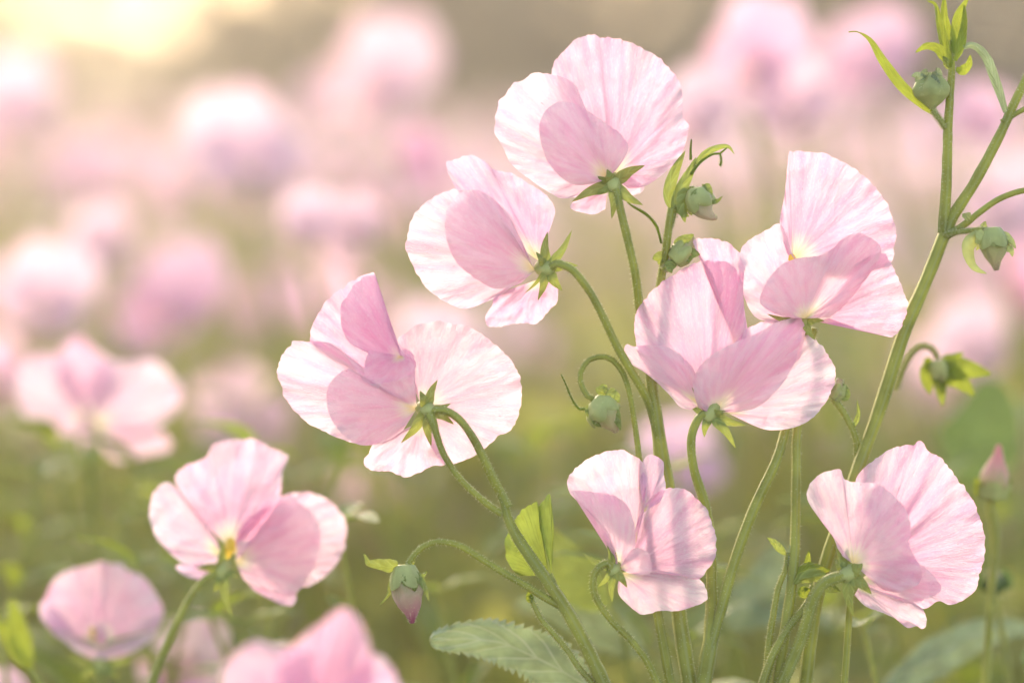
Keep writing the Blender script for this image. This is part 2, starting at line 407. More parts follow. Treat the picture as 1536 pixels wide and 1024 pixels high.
# ------------------------------------------------------------------ hero flowers
FG = 'sweet pea flowers close to the camera'
def flower(label, zf, calyx, sepals, petals, stalk, srad, group=FG, ground=False, cr=15, axis=None, hair=9, smat='sepal'):
    c = zf([calyx])[0]; st = zf(stalk) if stalk else None
    t = thing('sweet_pea_flower', label, 'flower', at(*c), group)
    k = zf([(1, 0)])[0][0] - zf([(0, 0)])[0][0]
    for i, p in enumerate(petals):
        mt, bs, rim = p[0], p[1], p[2]; kw = dict(p[3]) if len(p) > 3 else {}
        kw.setdefault('seed', len(label) + i * 2 + 1)
        part(kw.pop('name', 'petal'), petal(zf([bs])[0], zf(rim), **kw), M[mt], t)
    cv = Vector(c)
    if axis is None:
        axis = (Vector(st[0]) - cv) if st else Vector((0, 1, 0))
        b = zf([petals[0][1]])[0]; axis = (Vector(b) - Vector(st[0] if st else c)); 
    axis = Vector(axis).normalized()
    cp = [cv - axis * cr * .9, cv - axis * cr * .5, cv, cv + axis * cr * .6, cv + axis * cr * 1.1]
    geo = tube_w([at(*p) for p in spline(cp, 14)], [r * cr * PX for r in dens([.35, .7, .85, .82, .72], 14)], 14, .06)
    cx = part('calyx', geo, M['calyx'], t)
    for i, s in enumerate(sepals):
        tip = zf([s])[0]; wd = s[3] if len(s) > 3 else 11
        dv = (Vector(tip) - cv); a = cv + dv.normalized() * cr * .35 + Vector((0, 0, 5))
        part('sepal', sepal(a, tip, wd, bend=4 + (i % 3) * 2, seed=i, roll=(-.4, .3, .1, -.2, .5)[i % 5]), M[smat], cx)
    if st: part('stalk', stem([tuple(cv - axis * cr * .5)] + st, srad, 46, ground, seed=len(label), hair=hair), M['stem'], t)
    return t
Z1, Z2, Z3 = Z(580, 30, .46875), Z(400, 390, .34174), Z(900, 200, .4686)

flower('topmost flower, pale pink and open, with a near white petal on its left', Z1, (724, 525, 10),
  [(826, 466, 8, 13), (820, 592, 10, 12), (720, 636, 14, 10), (594, 581, 10, 12), (665, 500, 10, 9), (705, 478, 20, 10), (668, 560, 18, 8)],
  [('pink', (722, 500, -10), [(600, 330, -42), (540, 240, -44), (529, 155, -46), (575, 85, -46), (640, 46, -42), (672, 50, -38), (685, 62, -36), (705, 55, -38), (755, 60, -42), (830, 100, -44), (900, 150, -42), (945, 225, -36), (950, 305, -30), (967, 342, -25), (950, 415, -22), (900, 480, -20), (830, 530, -16), (775, 540, -12)],
     dict(name='banner_petal', crease=[(.335, .025, -9)], cup=-8, nu=190)),
   ('pale', (705, 505, -6), [(640, 572, -6), (600, 568, -8), (560, 571, -10), (520, 552, -14), (470, 520, -18), (400, 462, -22), (380, 425, -23), (347, 355, -25), (350, 290, -25), (385, 228, -25), (440, 185, -24), (500, 171, -20), (560, 182, -13), (605, 212, -6), (640, 290, 0), (690, 370, 2)], dict(cup=-4)),
   ('pale', (705, 505, 2), [(680, 522, 6), (600, 527, 10), (545, 492, 14), (505, 430, 18), (488, 350, 20), (505, 296, 22), (548, 262, 20), (600, 268, 16), (645, 292, 12), (695, 325, 10), (745, 362, 8), (774, 403, 8), (762, 440, 8), (735, 480, 8)], dict(cup=14, name='wing_petal', rag=.006)),
   ('pink', (705, 540, -14), [(700, 605, -22), (665, 622, -26), (630, 618, -28), (588, 603, -30), (600, 580, -28), (640, 560, -22)], dict(cup=0, nu=60, nv=16)),
   ('cream', (745, 530, -15), [(765, 500, -24), (800, 510, -26), (824, 535, -26), (810, 555, -25), (770, 565, -20)], dict(cup=0, nu=50, nv=14))],
  [(734, 545, 16), (746, 600, 16), (760, 660, 14), (778, 735, 8), (795, 815, 0), (806, 900, -22), (815, 970, -44), (830, 1050, -44), (846, 1140, -30)], [6, 6, 6, 6.3, 6.5, 7, 7])

flower('pale flower in profile just left of the topmost one, green sepals pointing right', Z1, (512, 795, 10),
  [(515, 678, 8, 11), (592, 674, 8, 9), (613, 786, 2, 10), (562, 866, 12, 11), (484, 897, 10, 10), (478, 742, 20, 9), (442, 874, 2, 4)],
  [('lilac', (485, 770, -8), [(300, 640, -30), (240, 570, -34), (190, 470, -38), (215, 446, -38), (265, 431, -38), (300, 445, -36), (322, 458, -35), (345, 480, -33), (400, 488, -30), (450, 520, -28), (505, 555, -25), (538, 600, -22), (531, 648, -18), (508, 692, -12), (495, 730, -10)], dict(name='banner_petal', crease=[(.42, .05, -6)], pleat=2)),
   ('pale', (475, 800, -5), [(390, 862, -5), (320, 902, -10), (240, 923, -15), (160, 885, -20), (115, 840, -22), (75, 770, -25), (65, 700, -26), (85, 630, -25), (130, 580, -24), (185, 548, -20), (235, 542, -15), (300, 560, -6), (380, 640, 0), (430, 710, 0)], dict(cup=-4)),
   ('cream', (475, 800, 2), [(430, 842, 6), (390, 856, 8), (340, 858, 10), (280, 825, 14), (220, 770, 18), (190, 690, 20), (192, 610, 20), (240, 552, 18), (290, 546, 16), (340, 572, 14), (390, 622, 12), (418, 680, 10), (440, 745, 6)], dict(cup=13, name='wing_petal', crease=[(.72, .05, 8)], rag=.006)),
   ('pink', (485, 830, -10), [(400, 860, -10), (350, 880, -14), (335, 915, -18), (318, 945, -22), (330, 982, -22), (380, 980, -22), (430, 968, -20), (480, 972, -18), (520, 930, -16), (545, 900, -18), (547, 850, -18), (535, 820, -15)], dict(cup=3, pleat=4, rag=.035))],
  [(538, 780, 22), (562, 783, 24), (600, 805, 24), (650, 870, 20), (690, 945, 14), (730, 1030, 6), (775, 1110, -4), (820, 1185, -14), (848, 1250, -24), (868, 1330, -27)], [6, 6, 5.6, 5.8, 6, 6.3, 6.5, 6.8, 6.8])

flower('wide flower left of centre on a double hooked stalk, folded rosy petal at its top', Z2, (705, 655, 12),
  [(750, 526, 2, 10), (808, 629, 8, 7), (822, 720, 12, 9), (722, 815, 18, 11), (590, 802, 14, 12), (673, 573, 20, 11)],
  [('cream', (680, 645, -8), [(650, 520, -14), (610, 440, -24), (570, 358, -30), (620, 310, -32), (680, 279, -33), (750, 267, -34), (810, 277, -34), (880, 290, -34), (950, 325, -33), (1020, 385, -32), (1075, 440, -30), (1108, 510, -28), (1119, 580, -25), (1108, 660, -22), (1085, 730, -20), (1050, 762, -19), (1015, 770, -18), (960, 825, -17), (900, 865, -16), (820, 893, -15), (770, 885, -14), (720, 820, -10)], dict(cup=6, nu=190, pleat=1.8, name='banner_petal')),
   ('pink', (630, 610, -5), [(330, 440, -18), (240, 400, -24), (191, 350, -28), (205, 270, -30), (245, 200, -30), (310, 135, -30), (390, 85, -28), (455, 54, -24), (477, 64, -22), (500, 150, -18), (520, 250, -15), (545, 330, -12), (580, 375, -10), (640, 410, -6), (652, 470, -3), (650, 540, 0)], dict(cup=-4)),
   ('pink', (610, 470, 2), [(500, 430, 0), (430, 400, -5), (360, 360, -8), (328, 290, -10), (328, 200, -12), (365, 130, -15), (402, 88, -18), (462, 56, -20), (480, 75, -18), (503, 160, -14), (525, 270, -10), (562, 350, -6), (605, 400, 0)], dict(cup=4, pleat=1.4)),
   ('pale', (655, 650, -5), [(480, 810, -5), (385, 803, -6), (300, 775, -10), (225, 740, -15), (180, 715, -18), (110, 650, -20), (70, 580, -22), (47, 490, -24), (65, 420, -24), (120, 358, -22), (180, 358, -18), (260, 360, -12), (320, 390, -5), (370, 450, 0), (420, 520, 5), (460, 540, 6), (560, 540, 4)], dict(cup=-2)),
   ('cream', (660, 650, 4), [(600, 745, 8), (540, 785, 9), (470, 810, 10), (400, 808, 12), (330, 760, 16), (280, 690, 18), (262, 610, 20), (275, 545, 20), (310, 505, 20), (360, 475, 19), (405, 505, 19), (440, 540, 18), (520, 537, 17), (600, 517, 16), (645, 500, 14), (650, 560, 10)], dict(cup=13, name='wing_petal', rag=.006)),
   ('pink', (590, 420, 4), [(450, 395, 8), (430, 450, 12), (430, 515, 15), (460, 545, 17), (520, 538, 18), (600, 518, 18), (642, 498, 17), (655, 450, 12), (625, 410, 6)], dict(cup=3, pleat=1.2, nu=80, nv=20)),
   ('pale', (675, 710, -12), [(530, 790, -12), (470, 805, -15), (445, 850, -19), (420, 880, -22), (440, 910, -22), (475, 925, -22), (540, 924, -22), (600, 948, -22), (660, 935, -20), (720, 908, -18), (790, 892, -18), (770, 810, -14)], dict(cup=2, pleat=3.8, rag=.03))],
  [(742, 658, 20), (790, 662, 22), (850, 702, 22), (910, 785, 18), (960, 885, 12), (1000, 970, 8), (1032, 1030, 2), (1060, 1085, 0)], [5.5, 5.5, 5.5, 6, 6.4, 6.6, 6.6])
t = [o for o in COL.objects if o.name.startswith('sweet_pea_flower')][-1]
part('stalk', stem(Z2([(712, 672, 18), (728, 705, 22), (748, 775, 20), (782, 862, 16), (845, 955, 10), (910, 1020, 4), (975, 1075, 0), (1035, 1115, 0)]), [7, 5, 4.6, 4.6, 4.8, 5, 5.5], 46, seed=9, hair=9), M['stem'], t)

flower('flower on the right with a tall upright fan petal and a broad speckled front petal', Z3, (655, 603, -8),
  [(535, 578, 6, 8), (690, 662, 10, 8), (718, 600, 8, 8), (600, 612, 2, 8)],
  [('pink', (618, 410, -8), [(596, 380, -10), (575, 290, -14), (590, 200, -18), (604, 66, -22), (620, 58, -23), (660, 57, -24), (740, 75, -26), (800, 105, -26), (860, 150, -26), (905, 200, -25), (935, 260, -24), (946, 330, -22), (942, 380, -20), (932, 414, -18), (880, 430, -14), (780, 450, -8)], dict(name='banner_petal', cup=-6, nu=180, pleat=2)),
   ('pale', (640, 590, -10), [(540, 605, -10), (490, 580, -12), (448, 490, -15), (445, 420, -18), (455, 365, -20), (490, 335, -20), (540, 305, -18), (577, 290, -14), (598, 330, -10), (625, 400, -6), (700, 430, -4)], dict(cup=-4)),
   ('cream', (655, 592, 5), [(620, 592, 10), (560, 577, 14), (520, 552, 18), (512, 530, 18), (530, 478, 18), (560, 440, 16), (590, 415, 14), (640, 398, 12), (700, 391, 10), (740, 372, 8), (780, 336, 5), (830, 321, 2), (875, 340, -2), (900, 375, -4), (870, 440, 0), (830, 495, 2), (780, 552, 4), (735, 590, 6)], dict(cup=12, name='wing_petal', rag=.006)),
   ('yellow', (612, 420, -2), [(602, 404, -4), (606, 390, -4), (618, 386, -4), (626, 398, -3), (622, 412, -2)], dict(cup=2, nu=30, nv=10, name='stamen')),
   ('pink', (660, 595, -2), [(735, 592, -2), (790, 612, -2), (860, 635, -4), (900, 645, -5), (938, 651, -6), (965, 620, -8), (986, 555, -10), (965, 490, -12), (940, 430, -14), (905, 385, -12), (850, 400, -8), (800, 430, -6)], dict(cup=3))],
  [(658, 622, -4), (662, 680, -26), (655, 780, -42), (640, 900, -42), (630, 960, -36), (628, 1100, -26), (626, 1230, -20), (622, 1370, -8), (608, 1490, -6), (588, 1620, -4), (568, 1760, -2)], [4.5, 5, 6, 7, 7, 7.5, 8, 8, 8], ground=True, cr=10)
t = [o for o in COL.objects if o.name.startswith('sweet_pea_flower')][-1]

flower('rosy flower overlapping its right neighbour, rounded front petal, nodding on a curved stalk', Z3, (352, 898, 14),
  [(290, 872, 6, 8), (334, 972, 14, 9), (434, 1006, 20, 10), (468, 934, 22, 10), (294, 812, 10, 5), (405, 888, 24, 8)],
  [('pink', (440, 700, -14), [(360, 450, -20), (325, 395, -22), (297, 345, -24), (330, 337, -25), (400, 345, -25), (432, 370, -23), (463, 402, -21), (458, 470, -18), (462, 560, -14), (475, 640, -12)], dict(cup=-3)),
   ('pink', (350, 870, -2), [(150, 760, -8), (118, 690, -12), (110, 610, -18), (125, 560, -20), (165, 510, -22), (220, 460, -22), (280, 425, -20), (335, 406, -18), (400, 410, -15), (445, 450, -12), (462, 560, -8), (468, 660, -4)], dict(name='banner_petal', cup=-8, crease=[(.62, .04, -8)], pleat=2.2)),
   ('pale', (320, 868, 5), [(290, 885, 8), (255, 874, 6), (225, 840, 4), (180, 795, 2), (130, 756, 0), (85, 728, -2), (75, 692, -3), (88, 676, -4), (110, 682, -4), (160, 676, -4), (230, 690, -2), (290, 740, 2), (320, 800, 5)], dict(cup=4, pleat=2)),
   ('pink', (410, 860, 2), [(400, 720, 2), (440, 660, 0), (480, 620, -4), (540, 598, -6), (600, 587, -4), (640, 590, 0), (655, 640, 0), (640, 720, 0)], dict(cup=3, nu=80)),
   ('pale', (362, 890, 12), [(335, 892, 14), (312, 870, 17), (299, 820, 20), (302, 780, 22), (325, 738, 24), (370, 700, 24), (430, 670, 24), (500, 640, 22), (570, 603, 18), (630, 589, 14), (648, 605, 14), (640, 680, 14), (610, 760, 16), (560, 830, 18), (500, 877, 18), (430, 893, 16)], dict(cup=12, name='wing_petal', rag=.006)),
   ('pale', (400, 890, 3), [(430, 905, 6), (500, 938, 6), (550, 950, 5), (620, 941, 3), (680, 912, 1), (730, 850, -1), (753, 790, -3), (745, 740, -5), (720, 690, -7), (680, 650, -9), (640, 612, -8), (580, 650, -2), (520, 720, 2)], dict(cup=4))],
  [(325, 900, 18), (300, 945, 18), (292, 1000, 16), (302, 1080, 6), (335, 1185, -14), (354, 1300, -26), (358, 1450, -24), (358, 1590, -6), (345, 1680, 2), (332, 1760, 4)], [6.5, 6, 6.5, 7, 7.5, 8, 8, 11, 11.5, 12], ground=True)

Z4, Z5, Z6 = Z(820, 640, .375, 18), Z(1140, 640, .375, 22), Z(200, 640, .3125, dd(.705))
flower('small pink flower low in the centre, crumpled petals turned right, stalk hooked at left', Z4, (268, 572, 8),
  [(145, 504, 8, 8), (238, 432, 0, 9), (322, 642, 20, 9), (262, 700, 8, 8), (205, 640, 6, 7), (212, 400, -4, 4)],
  [('pale', (355, 470, -8), [(180, 340, -6), (110, 285, -10), (82, 240, -12), (92, 190, -14), (130, 150, -16), (200, 110, -18), (250, 94, -19), (300, 92, -20), (345, 110, -18), (385, 145, -16), (402, 200, -12), (398, 310, -8)], dict(cup=-6, pleat=2.4, name='banner_petal')),
   ('lilac', (390, 340, -6), [(372, 220, -14), (385, 140, -18), (410, 111, -20), (440, 117, -20), (467, 140, -18), (468, 190, -14), (476, 245, -10), (455, 300, -8)], dict(cup=-3, nu=70, nv=18, pleat=2.4)),
   ('pink', (320, 575, -6), [(350, 440, -6), (365, 370, -10), (410, 290, -14), (470, 250, -18), (530, 245, -20), (590, 273, -20), (640, 330, -18), (665, 400, -16), (679, 460, -14), (668, 530, -10), (640, 575, -8), (605, 608, -5), (540, 602, -2), (450, 600, 0)], dict(cup=-8, pleat=2.2, crease=[(.3, .06, 7)])),
   ('pale', (290, 560, 6), [(262, 556, 9), (264, 500, 10), (252, 430, 10), (200, 365, 8), (150, 315, 2), (100, 262, -6), (140, 256, 4), (200, 260, 10), (270, 274, 14), (320, 310, 15), (346, 370, 15), (356, 440, 14), (352, 500, 12)], dict(cup=7, pleat=2)),
   ('cream', (290, 565, 9), [(310, 545, 12), (340, 490, 14), (388, 488, 16), (415, 525, 18), (419, 580, 18), (380, 592, 16), (330, 585, 13)], dict(cup=8, nu=60, nv=18, name='keel_petal')),
   ('pale', (295, 582, 2), [(284, 630, 5), (290, 672, 7), (330, 715, 7), (385, 750, 7), (450, 735, 7), (520, 736, 5), (580, 721, 3), (635, 692, 1), (640, 655, -1), (610, 608, -3), (540, 590, 0), (450, 572, 3)], dict(cup=6, pleat=2.2))],
  [(248, 545, 14), (212, 558, 16), (186, 605, 16), (196, 680, 14), (255, 770, 8), (335, 850, 2), (400, 935, -2), (445, 1030, -4)], [6, 5, 4.5, 4.5, 4.8, 5, 5.5], ground=True, cr=12)
flower('large pink flower at the lower right, pale cupped front petal over a creased rear petal', Z5, (352, 588, 10),
  [(338, 468, 0, 12), (410, 545, 26, 14), (446, 668, 22, 13), (372, 757, 16, 12), (298, 528, 0, 12), (300, 470, -8, 10)],
  [('pink', (440, 560, -10), [(395, 320, -12), (383, 215, -16), (420, 160, -18), (500, 100, -20), (570, 72, -20), (615, 70, -18), (632, 54, -16), (652, 66, -18), (690, 105, -21), (735, 135, -20), (800, 220, -20), (850, 290, -20), (880, 370, -19), (902, 470, -18), (896, 540, -16), (880, 590, -15), (868, 640, -14), (820, 690, -12), (760, 711, -11), (715, 696, -10), (655, 727, -8), (590, 690, -5)], dict(name='banner_petal', cup=-9, crease=[(.40, .03, 7), (.46, .03, -9)], nu=190, pleat=2.2)),
   ('pale', (375, 550, 5), [(318, 508, 6), (292, 440, 7), (240, 370, 8), (190, 290, 8), (200, 228, 6), (250, 184, 4), (318, 168, 4), (335, 205, 9), (370, 222, 11), (420, 220, 12), (480, 232, 12), (540, 280, 12), (585, 332, 12), (602, 400, 10), (600, 480, 8), (640, 560, 6), (640, 620, 5), (560, 660, 7), (490, 650, 8)], dict(cup=10, name='wing_petal', crease=[(.3, .06, -6)], nu=130)),
   ('pale', (400, 610, 2), [(560, 500, 2), (640, 545, 0), (700, 600, -2), (722, 650, -4), (660, 690, 0), (580, 699, 4), (500, 672, 6), (440, 650, 6)], dict(cup=4, nu=80)),
   ('pale', (395, 640, 0), [(378, 672, 4), (420, 715, 4), (480, 740, 4), (540, 765, 4), (585, 800, 4), (625, 795, 3), (652, 807, 2), (662, 760, 0), (650, 730, -2), (600, 695, -2), (500, 660, 0)], dict(cup=4, pleat=3.6, rag=.03, nu=100))],
  [(325, 598, 14), (262, 622, 14), (216, 685, 10), (182, 800, 4), (142, 905, 0), (88, 1030, -2)], [9, 8.5, 8.5, 8.5, 8.5, 9], ground=True, cr=17)
flower('pink flower at the lower left, tall ruffled centre petal, slightly out of focus', Z6, (430, 690, 8),
  [(438, 560, 12, 10), (305, 678, 6, 10), (385, 795, 8, 9), (472, 912, 14, 10), (505, 720, 12, 9)],
  [('pink', (455, 570, -5), [(340, 470, -8), (250, 350, -10), (203, 270, -12), (213, 215, -14), (260, 180, -16), (345, 148, -18), (380, 90, -20), (440, 65, -22), (520, 57, -22), (590, 65, -20), (660, 95, -18), (737, 135, -14), (740, 160, -12), (715, 220, -10), (710, 300, -8), (690, 360, -5), (600, 460, -4), (540, 530, -2)], dict(name='banner_petal', cup=-8, pleat=3, crease=[(.55, .05, -8)])),
   ('pale', (420, 610, -2), [(390, 668, 0), (290, 672, -3), (220, 642, -6), (150, 580, -10), (100, 510, -12), (78, 440, -14), (78, 370, -14), (100, 310, -14), (150, 264, -12), (200, 285, -8), (260, 370, -4), (340, 460, 0), (400, 540, 2)], dict(cup=2)),
   ('cream', (560, 600, -15), [(680, 360, -22), (730, 325, -23), (790, 314, -24), (880, 322, -25), (960, 365, -25), (1010, 430, -24), (1026, 500, -24), (1010, 590, -22), (960, 680, -20), (890, 740, -19), (820, 768, -18), (700, 760, -15)], dict(cup=-4)),
   ('cream', (490, 650, 6), [(505, 545, 12), (560, 545, 9), (640, 470, 4), (720, 338, -2), (790, 352, -3), (860, 410, -2), (893, 480, 0), (896, 560, 2), (872, 650, 4), (830, 740, 6), (780, 800, 8), (700, 803, 10), (600, 772, 11), (530, 735, 11)], dict(cup=10, name='wing_petal')),
   ('deep', (480, 610, -2), [(500, 500, -6), (560, 430, -10), (640, 380, -12), (720, 330, -14), (760, 420, -12), (720, 520, -8), (600, 600, -4)], dict(cup=-4, nu=70)),
   ('yellow', (452, 640, 9), [(438, 600, 10), (440, 560, 10), (462, 530, 9), (488, 545, 9), (492, 590, 10)], dict(cup=4, nu=40, nv=12, name='stamen')),
   ('lilac', (440, 690, -4), [(320, 680, -4), (240, 655, -6), (206, 665, -6), (215, 690, -6), (260, 720, -5), (340, 742, -3)], dict(cup=2, nu=60, nv=16)),
   ('pink', (540, 740, -2), [(580, 785, 0), (680, 840, 2), (735, 859, 2), (772, 850, 2), (778, 800, 0), (700, 770, 0)], dict(cup=2, nu=60, nv=16))],
  [(400, 705, 10), (340, 738, 10), (280, 810, 8), (225, 915, 4), (170, 1030, 0), (120, 1150, -4), (90, 1240, -6)], [6, 5.5, 5.5, 6, 6, 6.5], ground=True, cr=14)
ZBb = Z(0, 800, .2344, dd(.745))
flower('bowl shaped lilac pink flower in the bottom left corner, open towards the camera, blurred', ZBb, (640, 830, 0),
  [(420, 770, 8, 12), (520, 930, 12, 12), (760, 930, 12, 12), (850, 800, 8, 12), (640, 960, 14, 10)],
  [('pink', (640, 690, -20), [(330, 610, -6), (262, 500, -14), (300, 380, -22), (350, 290, -26), (450, 228, -30), (580, 198, -30), (640, 172, -31), (700, 188, -31), (780, 195, -30), (805, 232, -30), (900, 262, -28), (970, 340, -24), (1030, 440, -20), (1047, 520, -14), (1010, 610, -6)], dict(name='banner_petal', cup=-12, crease=[(.5, .03, -10)], nu=140, pleat=2.4)),
   ('pale', (640, 720, -14), [(300, 560, -2), (340, 640, 8), (420, 695, 14), (500, 762, 16), (600, 802, 16), (700, 800, 18), (800, 780, 16), (880, 740, 14), (950, 690, 8), (1010, 610, -2)], dict(cup=6, name='wing_petal')),
   ('lilac', (500, 690, -6), [(330, 620, 4), (265, 540, 2), (252, 450, 0), (300, 430, -2), (380, 500, 0), (460, 600, 0)], dict(cup=3, nu=60, nv=18)),
   ('yellow', (600, 680, 14), [(572, 640, 14), (576, 610, 14), (592, 600, 14), (608, 615, 14), (608, 650, 14)], dict(cup=3, nu=30, nv=10, name='stamen')),
   ('cream', (640, 730, 0), [(580, 660, 8), (600, 600, 12), (640, 570, 14), (680, 620, 12), (690, 690, 8)], dict(cup=8, nu=50, nv=16, name='keel_petal'))],
  [(640, 880, 2), (650, 1000, 4), (660, 1150, 4)], [7, 6.5, 7], ground=True, cr=16)
ZAa = Z(0, 480, .2344, dd(.83))
flower('broad pale flower at the left edge, wings spread flat, softly blurred', ZAa, (580, 850, 4),
  [(480, 880, 8, 14), (560, 980, 10, 12), (700, 900, 8, 14)],
  [('pink', (560, 640, -8), [(330, 350, -18), (400, 170, -24), (490, 96, -26), (560, 140, -26), (640, 205, -24), (760, 330, -18), (700, 480, -12)], dict(name='banner_petal', cup=-6, pleat=2.4)),
   ('pale', (560, 680, -4), [(520, 730, -2), (430, 742, -4), (300, 722, -8), (200, 665, -12), (118, 550, -16), (94, 440, -18), (118, 330, -18), (180, 248, -18), (270, 204, -16), (380, 218, -12), (460, 330, -6), (540, 480, -2)], dict(cup=6)),
   ('pale', (600, 680, -2), [(560, 420, 0), (640, 260, -8), (780, 268, -12), (880, 268, -14), (970, 254, -16), (1065, 312, -16), (1140, 400, -15), (1166, 480, -14), (1130, 585, -10), (1045, 655, -6), (960, 720, -2), (800, 760, 2)], dict(cup=8, crease=[(.5, .05, -7)], name='wing_petal')),
   ('cream', (620, 740, 2), [(760, 700, 2), (900, 690, 2), (1020, 700, 2), (1095, 790, 2), (1060, 842, 3), (960, 860, 4), (860, 884, 5), (740, 900, 6), (650, 830, 6)], dict(cup=4)),
   ('pale', (550, 560, 8), [(510, 640, 10), (505, 740, 10), (520, 840, 8), (560, 880, 8), (600, 840, 8), (595, 720, 8), (585, 640, 8)], dict(cup=4, nu=50, nv=18, name='keel_petal'))],
  [(585, 900, 4), (590, 1060, 2), (600, 1300, 0), (610, 1700, 0)], [8, 6.5, 6.5, 7], ground=True, cr=16)
flower('white pink flower cut by the bottom edge, just right of the bowl shaped lilac one', Z(0, 800, .2344, dd(.82)), (1140, 1110, 0),
  [(1050, 1180, 8, 12), (1230, 1180, 8, 12)],
  [('pale', (1150, 1080, -6), [(960, 1080, 0), (900, 960, -4), (870, 840, -8), (915, 745, -12), (1000, 655, -16), (1100, 560, -18), (1200, 505, -20), (1300, 512, -20), (1400, 555, -20), (1462, 640, -18), (1455, 760, -14), (1420, 900, -8), (1380, 1060, -4)], dict(name='banner_petal', cup=6, crease=[(.55, .05, -8)])),
   ('lilac', (1150, 1090, 4), [(1000, 1090, 8), (960, 960, 8), (1000, 840, 4), (1100, 800, 4), (1220, 860, 6), (1300, 980, 8), (1280, 1080, 8)], dict(cup=10, name='wing_petal'))],
  [(1140, 1160, 2), (1150, 1300, 2)], [7, 7], ground=True)
ZCc = Z(300, 860, .2604, dd(.572))
flower('deep rose flower with a pointed top petal, cut by the bottom edge and blurred', ZCc, (600, 900, 4),
  [(480, 960, 8, 12), (720, 960, 8, 12)],
  [('deep', (640, 860, -8), [(400, 760, -6), (420, 560, -12), (520, 430, -18), (650, 320, -24), (750, 240, -26), (815, 196, -27), (880, 218, -26), (950, 320, -22), (985, 440, -16), (1000, 600, -10), (940, 780, -4)], dict(name='banner_petal', cup=-8, crease=[(.5, .05, -7)])),
   ('pink', (600, 860, 4), [(200, 860, 6), (110, 660, 2), (150, 505, -2), (240, 425, -6), (330, 384, -8), (430, 408, -8), (540, 410, -8), (640, 500, -4), (680, 700, 2)], dict(cup=8)),
   ('lilac', (660, 860, -14), [(900, 560, -20), (1000, 470, -22), (1090, 520, -22), (1150, 640, -18), (1140, 800, -14), (960, 900, -10)], dict(cup=4))],
  [(600, 960, 4), (590, 1120, 2)], [7, 7], ground=True)

# ------------------------------------------------------------------ main stems
SG = 'upright green stems close to the camera'
def stem_thing(label, pts, rad, ground=True, extra=(), n=60, hair=9, cat='plant', name='sweet_pea_plant', group=SG, seed=1):
    P = at(*pts[-1]); t = thing(name, label, cat, (P.x, P.y, 0 if ground else P.z), group)
    part('main_stem', stem(pts, rad, n, ground, seed=seed, hair=hair), M['stem'], t)
    for i, (nm, geo, mt) in enumerate(extra): part(nm, geo, M[mt], t)
    return t
ZI = Z(600, 720, .2967)
L1 = [('leaf', petal(ZI([(752, 480, -4)])[0], ZI([(606, 482, -26), (570, 455, -26), (538, 395, -26), (531, 300, -26), (556, 245, -26), (598, 180, -26), (645, 132, -28), (692, 111, -30), (703, 150, -18), (712, 250, -10), (738, 400, -4)]), cup=-6, rag=.035, pleat=1.6, seed=4), 'lime_blade'),
      ('leaf', petal(ZI([(768, 470, -2)])[0], ZI([(708, 250, -10), (700, 150, -16), (706, 126, -16), (730, 98, -14), (756, 70, -12), (767, 120, -8), (775, 200, -4), (778, 260, 0), (770, 340, 0), (768, 430, 0)]), cup=5, rag=.03, pleat=1.6, seed=7, nu=90), 'lime_blade'),
      ('leaf_stalk', stem(ZI([(760, 470, -2), (772, 500, 0), (785, 540, 0)]), [2.5, 3.5, 4], 12), 'stem')]
stem_thing('slanting stem under the wide four petalled flower, carrying the folded lime leaf', ZI([(512, 68, 0), (527, 120, 0), (545, 190, 0), (590, 285, 2), (660, 390, 2), (750, 520, 2), (815, 615, 2), (880, 725, 2), (950, 860, 2), (1011, 990, 2), (1050, 1080, 2)]), [6.4, 7.2, 8, 8.5, 9, 9.5, 10, 10.5, 11], extra=L1, seed=2)
S2 = [('leaf', leaf([(1007, 316, -14), (1003, 290, -14), (1012, 258, -16), (1028, 226, -18)], 9, fold=.3, seed=1), 'sepal'),
      ('leaf', leaf([(1008, 316, -10), (1020, 285, -10), (1032, 262, -12), (1044, 236, -14)], 10, fold=.3, roll=.4, seed=2), 'sepal'),
      ('leaf', leaf([(1040, 250, -12), (1056, 232, -12), (1075, 222, -12), (1092, 220, -12), (1102, 232, -12)], 5, fold=.3, seed=3), 'sepal'),
      ('tendril', stem([(1036, 262, -10), (1050, 244, -8), (1068, 232, -8), (1080, 230, -8), (1090, 222, -8)], [2.4, 2, 1.6, 1.2], 24, hair=1), 'lime'),
      ('tendril', stem([(1080, 231, -8), (1082, 240, -8), (1080, 249, -8)], [1.4, 1.6], 10, hair=9), 'lime'),
      ('tendril', stem([(1036, 240, -16), (1036, 225, -16), (1037, 209, -16)], [2, 1.8, 1], 10, hair=1), 'lime'),
      ('tendril', stem([(992, 365, -24), (985, 340, -26), (970, 322, -26), (950, 310, -26), (941, 303, -26)], [1.6, 2.2, 2, 1.2], 24, hair=1), 'lime')]
stem_thing('short leafy shoot with a curled tip, right of the topmost flower', [(1007, 312, -12), (1003, 340, -14), (998, 380, -26), (992, 415, -42), (985, 470, -48), (980, 530, -40), (980, 575, -24)], [5.5, 6, 6, 6.5, 7, 7], ground=False, extra=S2, seed=3)
stem_thing('thick straight stem rising behind the small low flower with the hooked stalk', [(975, 555, -26), (979, 590, -24), (985, 630, -26), (993, 690, -34), (1001, 730, -38), (1010, 820, -36), (1018, 915, -26), (1027, 980, -18), (1037, 1040, -12)], [8, 9, 10.5, 11, 11, 11, 11, 11.5, 12], seed=4)
